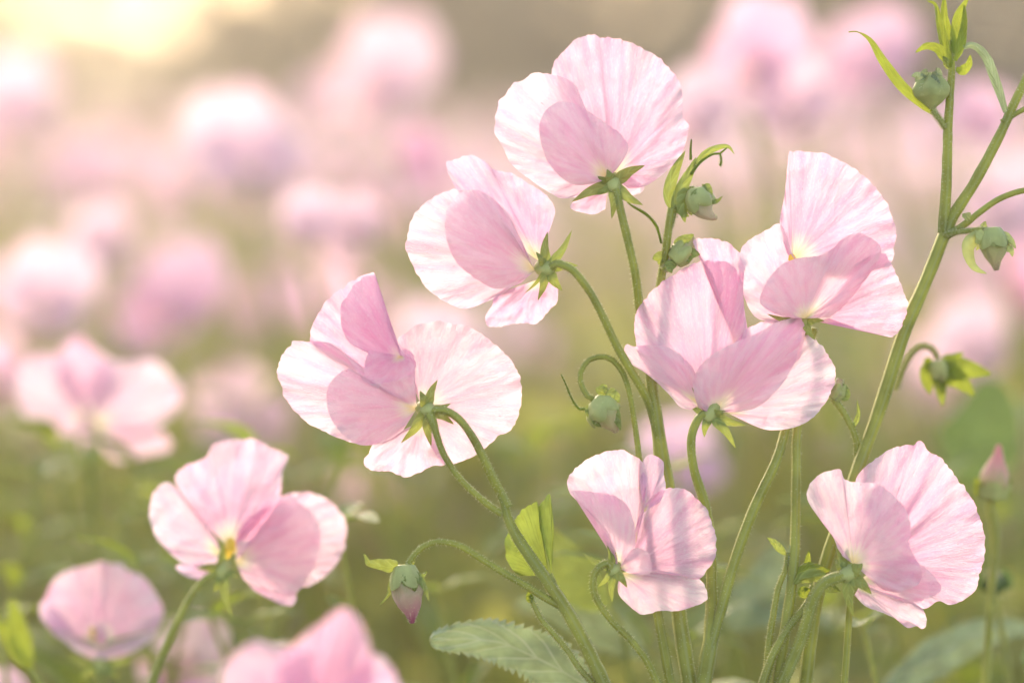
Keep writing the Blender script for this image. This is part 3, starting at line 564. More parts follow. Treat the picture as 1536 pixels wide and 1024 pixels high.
stem_thing('curving stem that forks below the nodding rosy flower and runs up to the right', [(1222, 492, -34), (1200, 560, -46), (1178, 645, -34), (1164, 692, -10), (1132, 760, -6), (1104, 835, -4), (1084, 905, -1), (1072, 948, 0), (1064, 975, 2)], [5, 6.5, 7, 7.5, 8, 8, 8, 8], ground=False, seed=5)
ZDd, ZLl = Z(1240, 0, .469, -22), Z(1360, 0, .1758, -22)
S5 = [('branch', stem(ZDd([(375, 745, 0), (376, 700, 0), (382, 600, 0), (386, 480, 0), (388, 400, 0), (398, 260, 0), (400, 180, 0), (400, 130, 0)]), [9, 8, 7.5, 7, 6.5, 5.5, 5, 3], 50, seed=3, hair=9), 'stem'),
      ('branch', stem(ZDd([(382, 750, 0), (396, 705, 0), (430, 650, 0), (475, 580, 0), (550, 440, -2), (600, 330, -4), (650, 230, -8), (700, 130, -10)]), [9, 8, 7.5, 7, 6.5, 6, 6], 50, seed=4, hair=9), 'stem'),
      ('branch', stem(ZDd([(372, 755, 4), (410, 738, 6), (450, 710, 8), (500, 670, 10), (560, 632, 10), (640, 608, 10), (720, 620, 8)]), [7, 5, 4.5, 4.5, 4.2, 4, 4], 40, seed=5, hair=1), 'stem'),
      ('branch', stem(ZDd([(560, 390, 0), (590, 372, -2), (640, 345, -2), (700, 320, 0)]), [4, 3.6, 3.4], 20, seed=6, hair=1), 'stem'),
      ('leaf', leaf(ZDd([(372, 390, 2), (345, 362, 4), (310, 338, 6), (240, 275, 8), (180, 195, 10), (140, 130, 10), (100, 103, 10), (70, 103, 10)]), 8, prof=lambda t: (.25 + .75 * math.sin(math.pi * min(1, t * 1.15)) ** .8) * (1 if t < .9 else .5), fold=.35, seed=2), 'lime'),
      ('leaf', leaf(ZLl([(845, 960, 2), (790, 780, 4), (735, 630, 6), (690, 510, 8), (620, 420, 10), (545, 385, 12), (485, 405, 12)]), 7.5, prof=lambda t: .5 + .5 * math.sin(math.pi * t), fold=.5, seed=3), 'leaf')]
for i, (pts, wd, rl) in enumerate([
      ([(380, 560, 4), (330, 440, 4), (290, 280, 4), (262, 130, 4), (240, 40, 4), (170, 5, 4)], 11.5, .6), ([(385, 500, 0), (350, 330, -2), (315, 150, -2), (318, -10, -2), (300, -40, -2)], 12.2, .3),
      ([(400, 460, 4), (430, 320, 4), (440, 160, 2), (480, 60, 2), (530, -20, 2)], 13.5, -.3), ([(410, 520, 8), (440, 430, 10), (470, 300, 10), (490, 150, 10), (488, 40, 8)], 10.8, .5),
      ([(370, 580, 8), (330, 500, 12), (260, 420, 14), (170, 400, 14), (75, 450, 14)], 12.2, .4), ([(420, 590, 10), (470, 610, 14), (530, 560, 16), (545, 470, 18)], 10.8, -.4), ([(360, 590, 6), (340, 530, 12), (310, 480, 14)], 9, .2)]):
    S5.append(('leaf', leaf(ZLl(pts), wd, fold=.35, roll=rl, seed=i + 4, prof=lambda t: min(1, .3 + 2.2 * t) * (1 - t) ** .6), 'lime' if i != 6 else 'sepal'))
stem_thing('tall forked stem at the right edge topped with upright lime leaves', ZDd([(384, 735, 0), (370, 765, 0), (345, 830, 0), (310, 915, 0), (262, 1025, 0), (225, 1130, 0), (165, 1320, -4), (100, 1500, -8), (50, 1650, -10), (0, 1790, -12), (-40, 1960, -12), (-70, 2200, -10)]), [9, 9.5, 10, 10, 10, 10, 10, 10, 10, 10, 10], extra=S5, seed=6, hair=3)
ZJ = Z(1080, 780, .2969)
stem_thing('thin ribbed stem with a leafy green knob beside the large lower right flower', ZJ([(470, 330, -4), (450, 400, 0), (420, 450, 4), (360, 525, 6), (310, 600, 8), (260, 700, 8), (210, 840, 8)]), [5, 5.5, 5.5, 5.5, 6, 6.5, 7], extra=
  [('leaf', leaf(ZJ([(375, 300, 0), (420, 250, 4), (470, 240, 6), (560, 250, 6)]), 13, fold=.3, roll=.5, serr=.2, nser=8, seed=1), 'lime'),
   ('leaf', leaf(ZJ([(372, 320, 4), (430, 290, 10), (500, 285, 12), (600, 350, 10)]), 12, fold=.3, roll=-.4, serr=.2, nser=8, seed=2), 'sepal'),
   ('leaf', leaf(ZJ([(400, 340, 2), (430, 365, 4), (450, 340, 6)]), 9, fold=.3, seed=3), 'lime'),
   ('leaf', leaf(ZJ([(500, 300, 2), (550, 330, 6), (610, 360, 6)]), 11, fold=.3, roll=.3, serr=.25, nser=8, seed=4), 'sepal'),
   ('leaf', leaf(ZJ([(450, 300, -2), (440, 240, -4), (450, 150, -6)]), 6, fold=.3, seed=5), 'lime')], seed=7)
stem_thing('slim stem with a bent leaf standing left of the leafy green knob', ZJ([(345, 160, -14), (330, 250, -14), (295, 340, -14), (270, 470, -12), (250, 600, -10), (235, 760, -8), (228, 840, -8)]), [3.5, 4, 4.5, 5, 5, 5], extra=
  [('leaf', leaf(ZJ([(335, 175, -12), (300, 140, -10), (265, 105, -10), (235, 85, -10)]), 6, fold=.4, seed=1), 'sepal'),
   ('leaf', leaf(ZJ([(330, 250, -12), (350, 210, -10), (355, 150, -10), (350, 120, -10)]), 5, fold=.4, seed=2), 'leaf')], seed=8)
stem_thing('thin stem running down behind the big serrated grey green leaf', ZI([(655, 575, 0), (680, 640, 0), (720, 710, 0), (780, 780, 0), (840, 850, 0), (900, 940, 2), (960, 1010, 2), (1010, 1080, 2)]), [3, 4, 4, 4.2, 4.4, 4.5, 4.5], extra=
  [('leaf', leaf(ZI([(660, 620, 4), (655, 590, 4), (645, 560, 4)]), 6, fold=.3, seed=1), 'lime')], seed=9)

# ------------------------------------------------------------------ buds
BG = 'green buds hanging on their stalks'
def bud(label, zf, axis, prof, mat, stalk, srad, sepals, cal=.42, ground=False, smat='sepal', hair=9, tendrils=(), group=BG, cmat='calyx', cs=1.16):
    A = zf(axis); P = spline(A, 22); rr = dens(prof, 22)
    loc = at(*A[0]); t = thing('flower_bud', label, 'bud', loc, group)
    W = [at(*p) for p in P]
    # body, with twisted petal ridges
    V, F, U = tube_w(W, [r * PX for r in rr], 20, .05, 3)
    U = [(u[0], (i // 20) / 21) for i, u in enumerate(U)]
    for q in range(len(V)):
        c0 = W[q // 20]; V[q] = c0 + (V[q] - c0) * (1 + .22 * nz((q % 20) * .55 if q % 20 < 10 else (20 - q % 20) * .55 + 4, (q // 20) * .22, len(label)))
    part('bud_body', merge((V, F, U), hairs(W, [r * PX for r in rr], 14, 3.4, len(label))), M[mat], t)
    k = max(4, int(22 * cal)); Wc = W[:k]; rc = [r * PX * cs for r in rr[:k]]; Wc = [W[0] - (W[1] - W[0]) * .5] + Wc; rc = [rc[0] * .5] + rc
    ns = 30; V, F, U = tube_w(Wc, rc, ns, .08, 5, cap=False); ax = (W[-1] - W[0]); nr = len(rc)
    for q in range(len(V)):
        i, a = q // ns, 2 * math.pi * (q % ns) / ns; wq = (i / (nr - 1)) ** 2
        V[q] = V[q] + ax * wq * (.16 * abs(math.cos(2.5 * a)) ** .8 - .06 + .03 * nz(a * 2, len(label)))
    cx = part('calyx', merge((V, F, U), hairs(Wc, rc, 22, 3.6, len(label) + 5)), M[cmat], t)
    for i, s in enumerate(sepals):
        pts = zf(s[0]); part('sepal', leaf(pts, s[1] * 1.25, prof=lambda t: (1 - t) ** .7 * min(1, .5 + 2 * t), fold=.35, n=24, m=7, wave=1.6, roll=s[2] if len(s) > 2 else .2, seed=i + 1), M[smat], cx)
    if stalk:
        part('stalk', stem(zf(stalk), srad, 50, ground, seed=len(label), hair=hair), M['stem'], t)
    for g in tendrils: part('tendril', stem(zf(g), [2.2, 1.8, 1.4, .9], 28, hair=4, hl=4, seed=4), M['lime'], t)
    return t
ZK = Z(520, 720, .2969)
bud('drooping bud with a purple pink tip on an arched stalk, left of the serrated leaf', ZK, [(290, 430, 8), (295, 500, 8), (308, 580, 8), (325, 660, 8), (331, 722, 8)], [13, 20, 23.5, 23, 18, 10, 3], 'bud_pink',
    [(300, 455, 8), (320, 408, 8), (365, 352, 8), (430, 316, 8), (500, 312, 8), (580, 334, 8), (700, 408, 8), (800, 470, 6), (900, 528, 4), (1000, 590, 2), (1075, 630, 2)], [4.5, 4.2, 4.2, 4.5, 5, 5.2, 5.2, 5, 5.5, 6],
    [([(260, 430, 14), (220, 440, 18), (160, 430, 20), (110, 420, 20), (85, 370, 20)], 12, .6), ([(255, 480, 12), (225, 520, 14), (210, 580, 14), (165, 632, 14)], 4), ([(330, 450, 16), (360, 480, 18), (400, 540, 18), (418, 615, 18)], 8, .7), ([(340, 470, 12), (380, 482, 14), (410, 455, 14)], 5), ([(290, 470, 28), (300, 510, 32), (285, 560, 30)], 9), ([(325, 480, 26), (345, 530, 28), (335, 570, 26)], 8), ([(320, 430, 0), (335, 390, 2), (330, 370, 2)], 5)], cal=.36)
ZF = Z(800, 500, .19535)
bud('pale green bud in a looped stalk, left of the nodding rosy flower', ZF, [(455, 520, 6), (500, 560, 6), (560, 620, 8), (610, 700, 8), (640, 762, 8)], [13, 22, 23, 18, 11, 3], 'bud_green',
    [(470, 510, 6), (440, 500, 6), (405, 470, 4), (370, 400, 2), (355, 330, 0), (385, 250, -2), (440, 195, -4), (520, 175, -6), (590, 192, -8), (650, 245, -10), (700, 330, -12), (740, 470, -12), (770, 640, -12), (795, 800, -12), (812, 960, -12), (840, 1300, -12), (900, 1800, -10), (960, 2180, -8), (1060, 2720, -6)], [4.5, 4, 3.8, 3.8, 3.8, 4, 4.2, 5, 5.5, 5.8, 6, 6.5, 7, 7],
    [([(500, 470, 16), (530, 430, 20), (570, 420, 22)], 10), ([(560, 450, 16), (630, 480, 18), (660, 530, 18)], 12, .4), ([(450, 560, 14), (430, 610, 16), (425, 650, 14)], 9), ([(480, 620, 18), (485, 680, 20), (520, 718, 18)], 8), ([(530, 440, 10), (545, 410, 12), (515, 392, 12)], 5), ([(600, 560, 22), (640, 640, 22), (672, 745, 18)], 9, .3)], cal=.5, ground=True,
    tendrils=[[(430, 570, 10), (385, 580, 10), (340, 570, 10), (295, 500, 10), (260, 420, 10), (235, 360, 10), (212, 315, 10)]])
ZE = Z(940, 180, .2345)
bud('cream bud hanging at the right of the leafy curled shoot', ZE, [(440, 440, -10), (455, 500, -10), (490, 570, -10), (535, 615, -10), (578, 632, -10)], [12, 19, 20, 15, 7, 2], 'bud_cream',
    [(440, 450, -12), (410, 440, -14), (370, 470, -14), (330, 540, -14), (305, 600, -14), (285, 680, -14)], [4, 3.5, 3, 3, 3],
    [([(400, 450, -4), (370, 510, -2), (365, 580, -2), (375, 655, -2)], 13, .4), ([(470, 440, -4), (510, 460, 0), (525, 520, 0)], 14, .3), ([(490, 440, -8), (505, 428, -6), (510, 425, -6)], 8), ([(510, 510, -4), (570, 520, -4), (615, 487, -4)], 5), ([(430, 450, 6), (460, 490, 10), (500, 520, 10)], 12), ([(350, 540, -10), (350, 580, -8), (400, 620, -6)], 8)], cal=.5)
bud('green bud half hidden by the rosy flower below the cream bud', ZE, [(300, 900, -26), (340, 860, -26), (390, 800, -26), (420, 740, -26)], [12, 16, 15, 9, 3], 'bud_green',
    [(300, 900, -28), (270, 920, -26), (235, 960, -24)], [4, 4, 4],
    [([(320, 860, -18), (300, 820, -16), (290, 800, -16)], 8), ([(340, 830, -16), (350, 780, -14), (430, 730, -14)], 11), ([(350, 870, -16), (410, 850, -14), (470, 860, -14)], 13), ([(290, 900, -16), (280, 950, -14), (290, 980, -14)], 10), ([(240, 890, -24), (200, 880, -22), (165, 890, -22)], 11)], cal=.6)
bud('upright grey green bud near the top right, beside the leafy stem tip', Z(1360, 0, .1758, -18), [(215, 920, 0), (215, 850, 0), (210, 760, 0), (205, 680, 0), (195, 620, 0)], [5, 14, 22, 24, 20, 11, 2], 'bud_green',
    [(215, 915, 0), (240, 965, 0), (290, 1030, 0), (330, 1090, -2)], [3.5, 3.5, 4, 4.5],
    [([(130, 700, 8), (90, 650, 10), (40, 650, 10)], 9), ([(150, 660, 8), (160, 610, 10), (175, 590, 10)], 9), ([(250, 660, 10), (265, 610, 10), (250, 580, 10)], 9), ([(280, 700, 8), (320, 740, 8), (345, 785, 8)], 9), ([(150, 760, 12), (110, 790, 12), (90, 740, 12)], 8), ([(215, 790, 18), (230, 700, 20), (225, 620, 18)], 13)], cal=.92, smat='leaf')
bud('hanging bud at the right edge with a yellow green sepal on its left', Z(1240, 0, .469, -10), [(525, 730, 0), (530, 770, 0), (535, 810, 0), (540, 845, 0), (543, 865, 0)], [12, 20, 22, 17, 9, 3], 'bud_green',
    [(520, 738, 0), (490, 735, 2), (455, 738, 2), (420, 742, 0), (380, 750, -4)], [4, 3.8, 3.6, 3.6, 4],
    [([(490, 745, 10), (455, 790, 14), (470, 850, 14), (512, 875, 14)], 11, .3), ([(560, 745, 6), (590, 770, 8), (605, 795, 8)], 7), ([(575, 790, 6), (590, 800, 6), (595, 822, 6)], 6), ([(530, 740, 16), (540, 770, 22), (565, 790, 20)], 13), ([(505, 740, 14), (490, 765, 18), (475, 780, 16)], 11), ([(500, 730, 0), (505, 715, 0), (510, 708, 0)], 6), ([(440, 700, 4), (450, 690, 4), (460, 680, 4)], 8)], cal=.45, smat='calyx')
bud('faded bud with spread yellow sepals right of the forked stem, out of focus', Z(1300, 500, .254, dd(.71)), [(420, 160, 0), (425, 210, 0), (430, 270, 0), (430, 330, 0)], [12, 15, 14, 8, 4], 'bud_green',
    [(420, 150, 0), (390, 95, 0), (340, 75, 2), (290, 95, 4), (240, 160, 6), (200, 250, 8), (170, 330, 8)], [4, 4, 4.2, 4.5, 5, 5],
    [([(440, 165, 6), (500, 150, 10), (570, 110, 10)], 11, .3), ([(450, 190, 8), (560, 200, 12), (640, 215, 12), (735, 235, 12)], 19, .2), ([(440, 230, 8), (520, 260, 12), (580, 310, 12), (635, 370, 12)], 18, -.2), ([(400, 180, 8), (365, 260, 10), (375, 360, 10)], 15, .2), ([(390, 160, 4), (360, 180, 6), (350, 230, 6)], 8), ([(430, 260, 10), (440, 340, 10), (450, 430, 10)], 10)], smat='lime', cal=.6)
bud('closed pink bud standing upright at the lower right edge, blurred', Z(1300, 500, .254, dd(.715)), [(740, 980, 0), (745, 920, 0), (760, 830, 0), (775, 740, 0), (782, 655, 0)], [19, 25, 24, 17, 8, 3], 'bud_rose',
    [(738, 985, 0), (735, 1040, 0), (760, 1200, 0), (740, 1500, 0), (700, 2100, 0)], [8, 6, 6, 6.5], [([(690, 960, 10), (660, 900, 14), (640, 850, 14)], 12), ([(790, 960, 8), (830, 900, 10), (850, 850, 10)], 12), ([(740, 970, 18), (735, 900, 22), (740, 840, 20)], 13)], ground=True, cal=.3, smat='lime')
bud('dark round green bud low at the right edge, blurred', Z(1080, 780, .2969, dd(.74)), [(1390, 370, 0), (1385, 330, 0), (1375, 290, 0), (1365, 250, 0)], [8, 18, 21, 16, 6], 'bud_green',
    [(1390, 370, 0), (1405, 450, 0), (1430, 600, 0), (1450, 720, 0), (1470, 860, 0)], [5, 4.5, 4.5, 5], [([(1330, 340, 8), (1310, 290, 10), (1340, 250, 10)], 11), ([(1430, 340, 8), (1450, 290, 10), (1420, 240, 10)], 11), ([(1380, 340, 14), (1370, 290, 18), (1365, 230, 16)], 10)], ground=True, cal=.7, smat='dark', cmat='dark')
bud('small green bud peeping out at the right side of the nodding rosy flower', Z3, [(745, 850, -40), (760, 825, -40), (765, 800, -40), (770, 785, -40)], [8, 12, 10, 4], 'bud_green',
    [(745, 848, -40), (775, 885, -40), (800, 930, -40), (820, 980, -40), (822, 1030, -40), (820, 1200, -40), (800, 1500, -30)], [5, 5, 5, 4.5, 5], [([(750, 830, -34), (735, 810, -32), (740, 790, -32)], 9), ([(770, 850, -34), (785, 830, -32), (778, 800, -32)], 9), ([(810, 940, -38), (826, 900, -36), (822, 850, -36)], 4)], ground=True, cal=.7)

# ------------------------------------------------------------------ big leaves near the flowers
LG = 'broad leaves among the stems'
def leaf_thing(label, pts, width, mat, stalk=None, **k):
    P = at(*pts[0]); t = thing('leaf', label, 'leaf', P, LG)
    part('blade', leaf(pts, width, n=200, m=25, **k), M[mat], t)
    e = pts[0]; g = stalk or [(e[0] + 20, e[1] + 40, e[2]), (e[0] + 30, e[1] + 120, e[2])]
    part('leaf_stalk', stem([e] + g, [4, 4.5, 5], 24, True, seed=3, hair=0), M['stem'], t)
    return t
ovate = lambda t: min(1, t * 2.4) ** .7 * (1 - t) ** .5 * 1.15 if t > .02 else .05
zI = Z(600, 720, .2967, dd(.685))
leaf_thing('big serrated grey green leaf at the bottom centre, its tip pointing left', zI([(1120, 1130, 10), (900, 1010, 6), (700, 900, 0), (500, 820, -4), (300, 800, -6), (150, 815, -6)]), 52, 'leaf', prof=lambda t: min(1, t * 2.4) ** .7 * (1 - t) ** .38 * 1.1 if t > .02 else .05, serr=.24, nser=26, fold=.15, roll=.25, wave=5, seed=2)
leaf_thing('mid green leaf in soft blur behind the folded leaf', Z(600, 720, .2967, dd(.74))([(1060, 640, 0), (960, 560, 0), (860, 450, -4), (780, 330, -8), (740, 240, -10)]), 48, 'mid', prof=ovate, fold=.12, roll=-.3, wave=2, seed=4)
leaf_thing('pale greenish leaf behind the stems below the small low flower', Z(600, 720, .2967, dd(.75))([(1250, 900, 0), (1100, 800, 0), (900, 700, -4), (740, 640, -8), (590, 610, -10)]), 44, 'leaf', prof=ovate, serr=.22, nser=22, fold=.1, roll=.5, wave=3, seed=5)
leaf_thing('long pale leaf with a toothed edge crossing the bottom right corner', Z(1080, 780, .2969, dd(.75))([(780, 900, 0), (950, 780, 0), (1150, 650, -2), (1350, 560, -6), (1600, 540, -8)]), 42, 'leaf', prof=ovate, serr=.22, nser=24, fold=.15, roll=.4, wave=3, seed=6)
leaf_thing('broad dark green leaf out of focus at the right edge above the pink bud', Z(1300, 500, .254, dd(.86))([(560, 900, 0), (640, 720, 0), (700, 540, -4), (720, 400, -8), (700, 260, -10)]), 75, 'dark', prof=ovate, fold=.12, wave=3, seed=7)
leaf_thing('pale grey green leaf in the gap between the forking stem and the ribbed stem', Z(960, 560, .4529, dd(.78))([(300, 860, 0), (340, 790, 0), (400, 730, -4), (440, 650, -8), (470, 560, -10)]), 60, 'leaf', prof=ovate, serr=.2, nser=22, fold=.15, roll=.4, wave=3, seed=8)
leaf_thing('yellow green leaf standing at the far left bottom edge', Z(0, 800, .2344, dd(.60))([(200, 860, 0), (150, 760, 0), (110, 640, 0), (90, 520, 0), (70, 420, 0)]), 22, 'lime', prof=ovate, fold=.25, roll=.3, wave=2, seed=9)
leaf_thing('narrow green leaf leaning left in the bottom left corner', Z(0, 800, .2344, dd(.605))([(230, 900, 0), (160, 800, 0), (90, 700, 0), (20, 600, 0), (-60, 540, 0)]), 17, 'lime', prof=ovate, fold=.25, roll=-.3, wave=2, seed=10)

# ------------------------------------------------------------------ background flowers
def local_fan(rim, base=(0, 0, 0), cup=.3, seed=0, nu=26, nv=9, ruff=.05):
    """small generic petal in local units (flower width about 1); y is depth"""
    B = Vector(base); rm = spline(rim, nu); rows, uvs = [], []
    for j in range(nv):
        v = j / (nv - 1)
        rows.append([B.lerp(r, v) + Vector((0, cup * math.sin(math.pi * v * .9) + ruff * v * v * nz(i * .7, seed), ruff * v * nz(i * .5, seed + 3))) for i, r in enumerate(rm)])
        uvs.append([(i * .12 + seed, v) for i in range(nu)])
    return grid(rows, uvs)
def proto(kind):
    s = kind * 3.1
    rs = random.Random(kind)
    q = lambda a: a * rs.uniform(.9, 1.1)
    ban = local_fan([(-.1, .02, .02), (-q(.42), .1, .18), (-q(.56), .16, .5), (-q(.42), .2, .84), (-.16, .22, q(.98)), (0, .2, .88), (.16, .22, q(.98)), (q(.42), .2, .84), (q(.56), .16, .5), (q(.42), .1, .18), (.1, .02, .02)], cup=.16, seed=s)
    wl = local_fan([(-.02, -.02, -.05), (-q(.22), -.2, -.12), (-q(.5), -.26, .06), (-q(.52), -.2, .36), (-.3, -.16, .52), (-.06, -.1, .4)], cup=-.14, seed=s + 1)
    wr = local_fan([(.02, -.02, -.05), (q(.22), -.2, -.12), (q(.46), -.28, .02), (q(.5), -.22, .3), (.28, -.18, .48), (.06, -.1, .36)], cup=-.14, seed=s + 2)
    kl = local_fan([(-.05, -.02, -.02), (-.14, -.2, -.16), (0, -.34, -.2), (.14, -.2, -.16), (.05, -.02, -.02)], cup=-.08, seed=s + 3, nu=14)
    cal = tube_w([Vector((0, .0, -.2)), Vector((0, 0, -.12)), Vector((0, 0, -.03)), Vector((0, 0, .05))], [.03, .08, .1, .07], 8)
    return ban, wl, wr, kl, cal
PM = [proto(k) for k in range(4)]
def head_mesh(kind, tint):
    ban, wl, wr, kl, cal = PM[kind]
    return [(nm, mesh_data('bg_' + nm, g[0], g[1], mt, g[2])) for nm, g, mt in (('banner_petal', ban, M[tint]), ('wing_petal', wl, M[tint]), ('wing_petal', wr, M[tint]), ('keel_petal', kl, M['cream']), ('calyx', cal, M['calyx']))]
HM = {}
def get_heads(kind, tint):
    if (kind, tint) not in HM: HM[(kind, tint)] = head_mesh(kind, tint)
    return HM[(kind, tint)]
sg = tube_w([Vector((.05 * math.sin(k * .35), .03 * math.cos(k * .5) - .03, k / 12 - .02)) for k in range(13)], [.0028 - .00008 * k for k in range(13)], 6)
stalk_me = mesh_data('bg_stalk', sg[0], sg[1], M['stem'], sg[2])
end_off = Vector((.05 * math.sin(12 * .35), .03 * math.cos(6) - .03))
def bg_flower(pos, size, kind, tint, rz, rx, ry, label, group):
    r = thing('sweet_pea_flower', label, 'flower', (pos.x, pos.y, 0), group)
    Mh = Matrix.Translation((0, 0, pos.z)) @ Matrix.Rotation(rz, 4, 'Z') @ Matrix.Rotation(rx, 4, 'X') @ Matrix.Rotation(ry, 4, 'Y') @ Matrix.Diagonal((size, size, size, 1))
    for nm, me in get_heads(kind, tint):
        o = bpy.data.objects.new(nm, me); COL.objects.link(o); o.parent = r; o.matrix_local = Mh
    o = bpy.data.objects.new('stalk', stalk_me); COL.objects.link(o); o.parent = r
    h = pos.z - .18 * size
    o.scale = (1, 1, h); o.location = (-end_off.x, -end_off.y, 0)
    return r
def bgp(x, y, D): return at(x, y, dd(D))
# flowers of the background that stand out: (px, py, width px, distance m, tint, kind, label)
BGF = [
 (60, 440, 150, 1.05, 'pale', 0, 'large blurred pale flower at the left edge above the broad spread one'),
 (150, 355, 95, 1.15, 'pale', 1, 'small blurred near white flower at upper left, over two wider blurred ones'),
 (262, 445, 150, 1.1, 'pink', 2, 'blurred rose pink flower left of the double hooked flower'),
 (375, 225, 190, 1.1, 'pale', 3, 'large blurred pale pink flower, biggest of the upper left blur'),
 (575, 115, 170, 1.3, 'cream', 0, 'blurred peach pink flower near the top, left of the topmost flower'),
 (1130, 75, 150, 1.0, 'pink', 1, 'blurred bright pink flower with a pointed top, above the upright fan petal'),
 (1190, 150, 130, 1.02, 'pale', 2, 'blurred pale flower right below the bright pointed one at top right'),
 (1060, 165, 130, 1.04, 'pale', 3, 'blurred whitish flower between the topmost flower and the bright pointed one'),
 (1320, 85, 150, 1.15, 'pink', 0, 'blurred pink flower behind the long narrow leaf at top right'),
 (1462, 175, 100, 1.1, 'pink', 1, 'blurred mid pink flower behind the upright grey green bud'),
 (462, 330, 85, 1.0, 'pale', 2, 'blurred white flower, left one of a small pair above the folded rosy petal'),
 (540, 335, 85, 1.02, 'cream', 3, 'blurred cream pink flower, right one of the small pair above the folded rosy petal'),
 (625, 235, 80, 1.2, 'deep', 0, 'small blurred rose flower at the upper left of the profile flower'),
 (1030, 690, 130, .98, 'lilac', 1, 'blurred lilac flower glimpsed between the thick stem and the curved stalk'),
 (1500, 310, 150, 1.1, 'pale', 3, 'blurred pale flower behind the forked stem at the right edge'),
 (1460, 515, 120, 1.1, 'pale', 2, 'blurred whitish flower above the faded yellow bud'),
 (0, 560, 110, 1.1, 'pink', 1, 'blurred pink flower cut by the left edge beside the broad spread one'),
 (5, 1045, 80, .8, 'lilac', 0, 'lilac flower cut by the very bottom left corner'),
 (590, 740, 130, 1.3, 'cream', 2, 'faint blurred blush flower under the wide double hooked flower'),
 (30, 150, 130, 1.5, 'pale', 1, 'faint glowing flower at the upper left edge below the sun glare'),
]
rnd = random.Random(11)
for (x, y, wd, D, tint, kind, lab) in BGF:
    sz = wd * PX * D / D0 * .84
    p = bgp(x, y + wd * .25, D)
    bg_flower(p, sz, kind, tint, rnd.uniform(-.5, .5), rnd.uniform(-.25, .25), rnd.uniform(-.3, .3), lab, 'blurred flowers standing out of the background')
for (x, y, wd, D, tint, kind, lab) in list(BGF):
    if wd < 75 or y > 700 or rnd.random() < .35: continue
    D2 = D + rnd.uniform(.06, .22)
    p = bgp(x + rnd.choice([-1, 1]) * wd * rnd.uniform(.35, .7), y + wd * rnd.uniform(.1, .7), D2)
    bg_flower(p, wd * PX * D / D0 * rnd.uniform(.6, .85), (kind + 1) % 4, rnd.choice(['pale', 'cream', 'cream', 'pink']), rnd.uniform(-1, 1), rnd.uniform(-.3, .3), rnd.uniform(-.5, .5), 'softly blurred sweet pea flower among the dense rows behind', 'flowers in the blurred field')
placed = [(bgp(x, y, D), wd) for (x, y, wd, D, *_r) in BGF]
n = 0
while n < 215:
    D = .98 + 3.6 * rnd.random() ** 1.25
    hw = D * .285 + .06
    x = rnd.uniform(-hw, hw); z = rnd.uniform(.36, .515) if D < 2 else rnd.uniform(.34, .50)
    p = Vector((x, D, z))
    py = 130 + 4267 * (HC - z) / D; px = 768 + x / D * 4267
    if py < 150 or (D < 1.3 and py > 700): continue
    if D < 1.5 and rnd.random() < .45: continue
    if D < 2.2 and any(b[3] + .35 > D and abs(px - b[0]) < b[2] * .75 + 40 and abs(py - b[1]) < b[2] * .75 + 40 for b in BGF): continue
    if py < 190 and 560 < px < 1000: continue
    tint = rnd.choices(['pale', 'pink', 'cream', 'deep', 'lilac'], [5, 1.8, 5, .35, .5])[0]
    bg_flower(p, rnd.uniform(.028, .041), rnd.randrange(4), tint, rnd.uniform(-1.2, 1.2), rnd.uniform(-.35, .35), rnd.uniform(-.4, .4), 'softly blurred sweet pea flower among the dense rows behind', 'flowers in the blurred field')
    n += 1
# the far part of the field: too many and too small to tell apart
gs = []
V, F, U = [], [], []
for i in range(2400):
    D = 4.2 + 9 * rnd.random() ** 1.2
    x = rnd.uniform(-1, 1) * (D * .27 + .4); z = rnd.uniform(.24, .45)
    s = rnd.uniform(.025, .045); c = Vector((x, D, z)); a0 = rnd.uniform(0, 6.28)
    for k in range(3):
        a = a0 + k * 2.1; d = Vector((math.cos(a), .5 * math.sin(a * 1.7), abs(math.sin(a)) + .2)).normalized(); e = d.cross(Vector((rnd.gauss(0, .4), 1, rnd.gauss(0, .4)))).normalized()
        b = len(V); V += [c, c + d * s * .6 + e * s * .5, c + d * s * 1.05 + e * s * .25, c + d * s * 1.05 - e * s * .25, c + d * s * .6 - e * s * .5]
        U += [(0, .3), (.1, .7), (.2, 1), (.3, 1), (.4, .7)]; F.append((b, b + 1, b + 2, b + 3, b + 4))
fo = part('far_flower_field', (V, F, U), M['cream'], None); fo['kind'] = 'stuff'

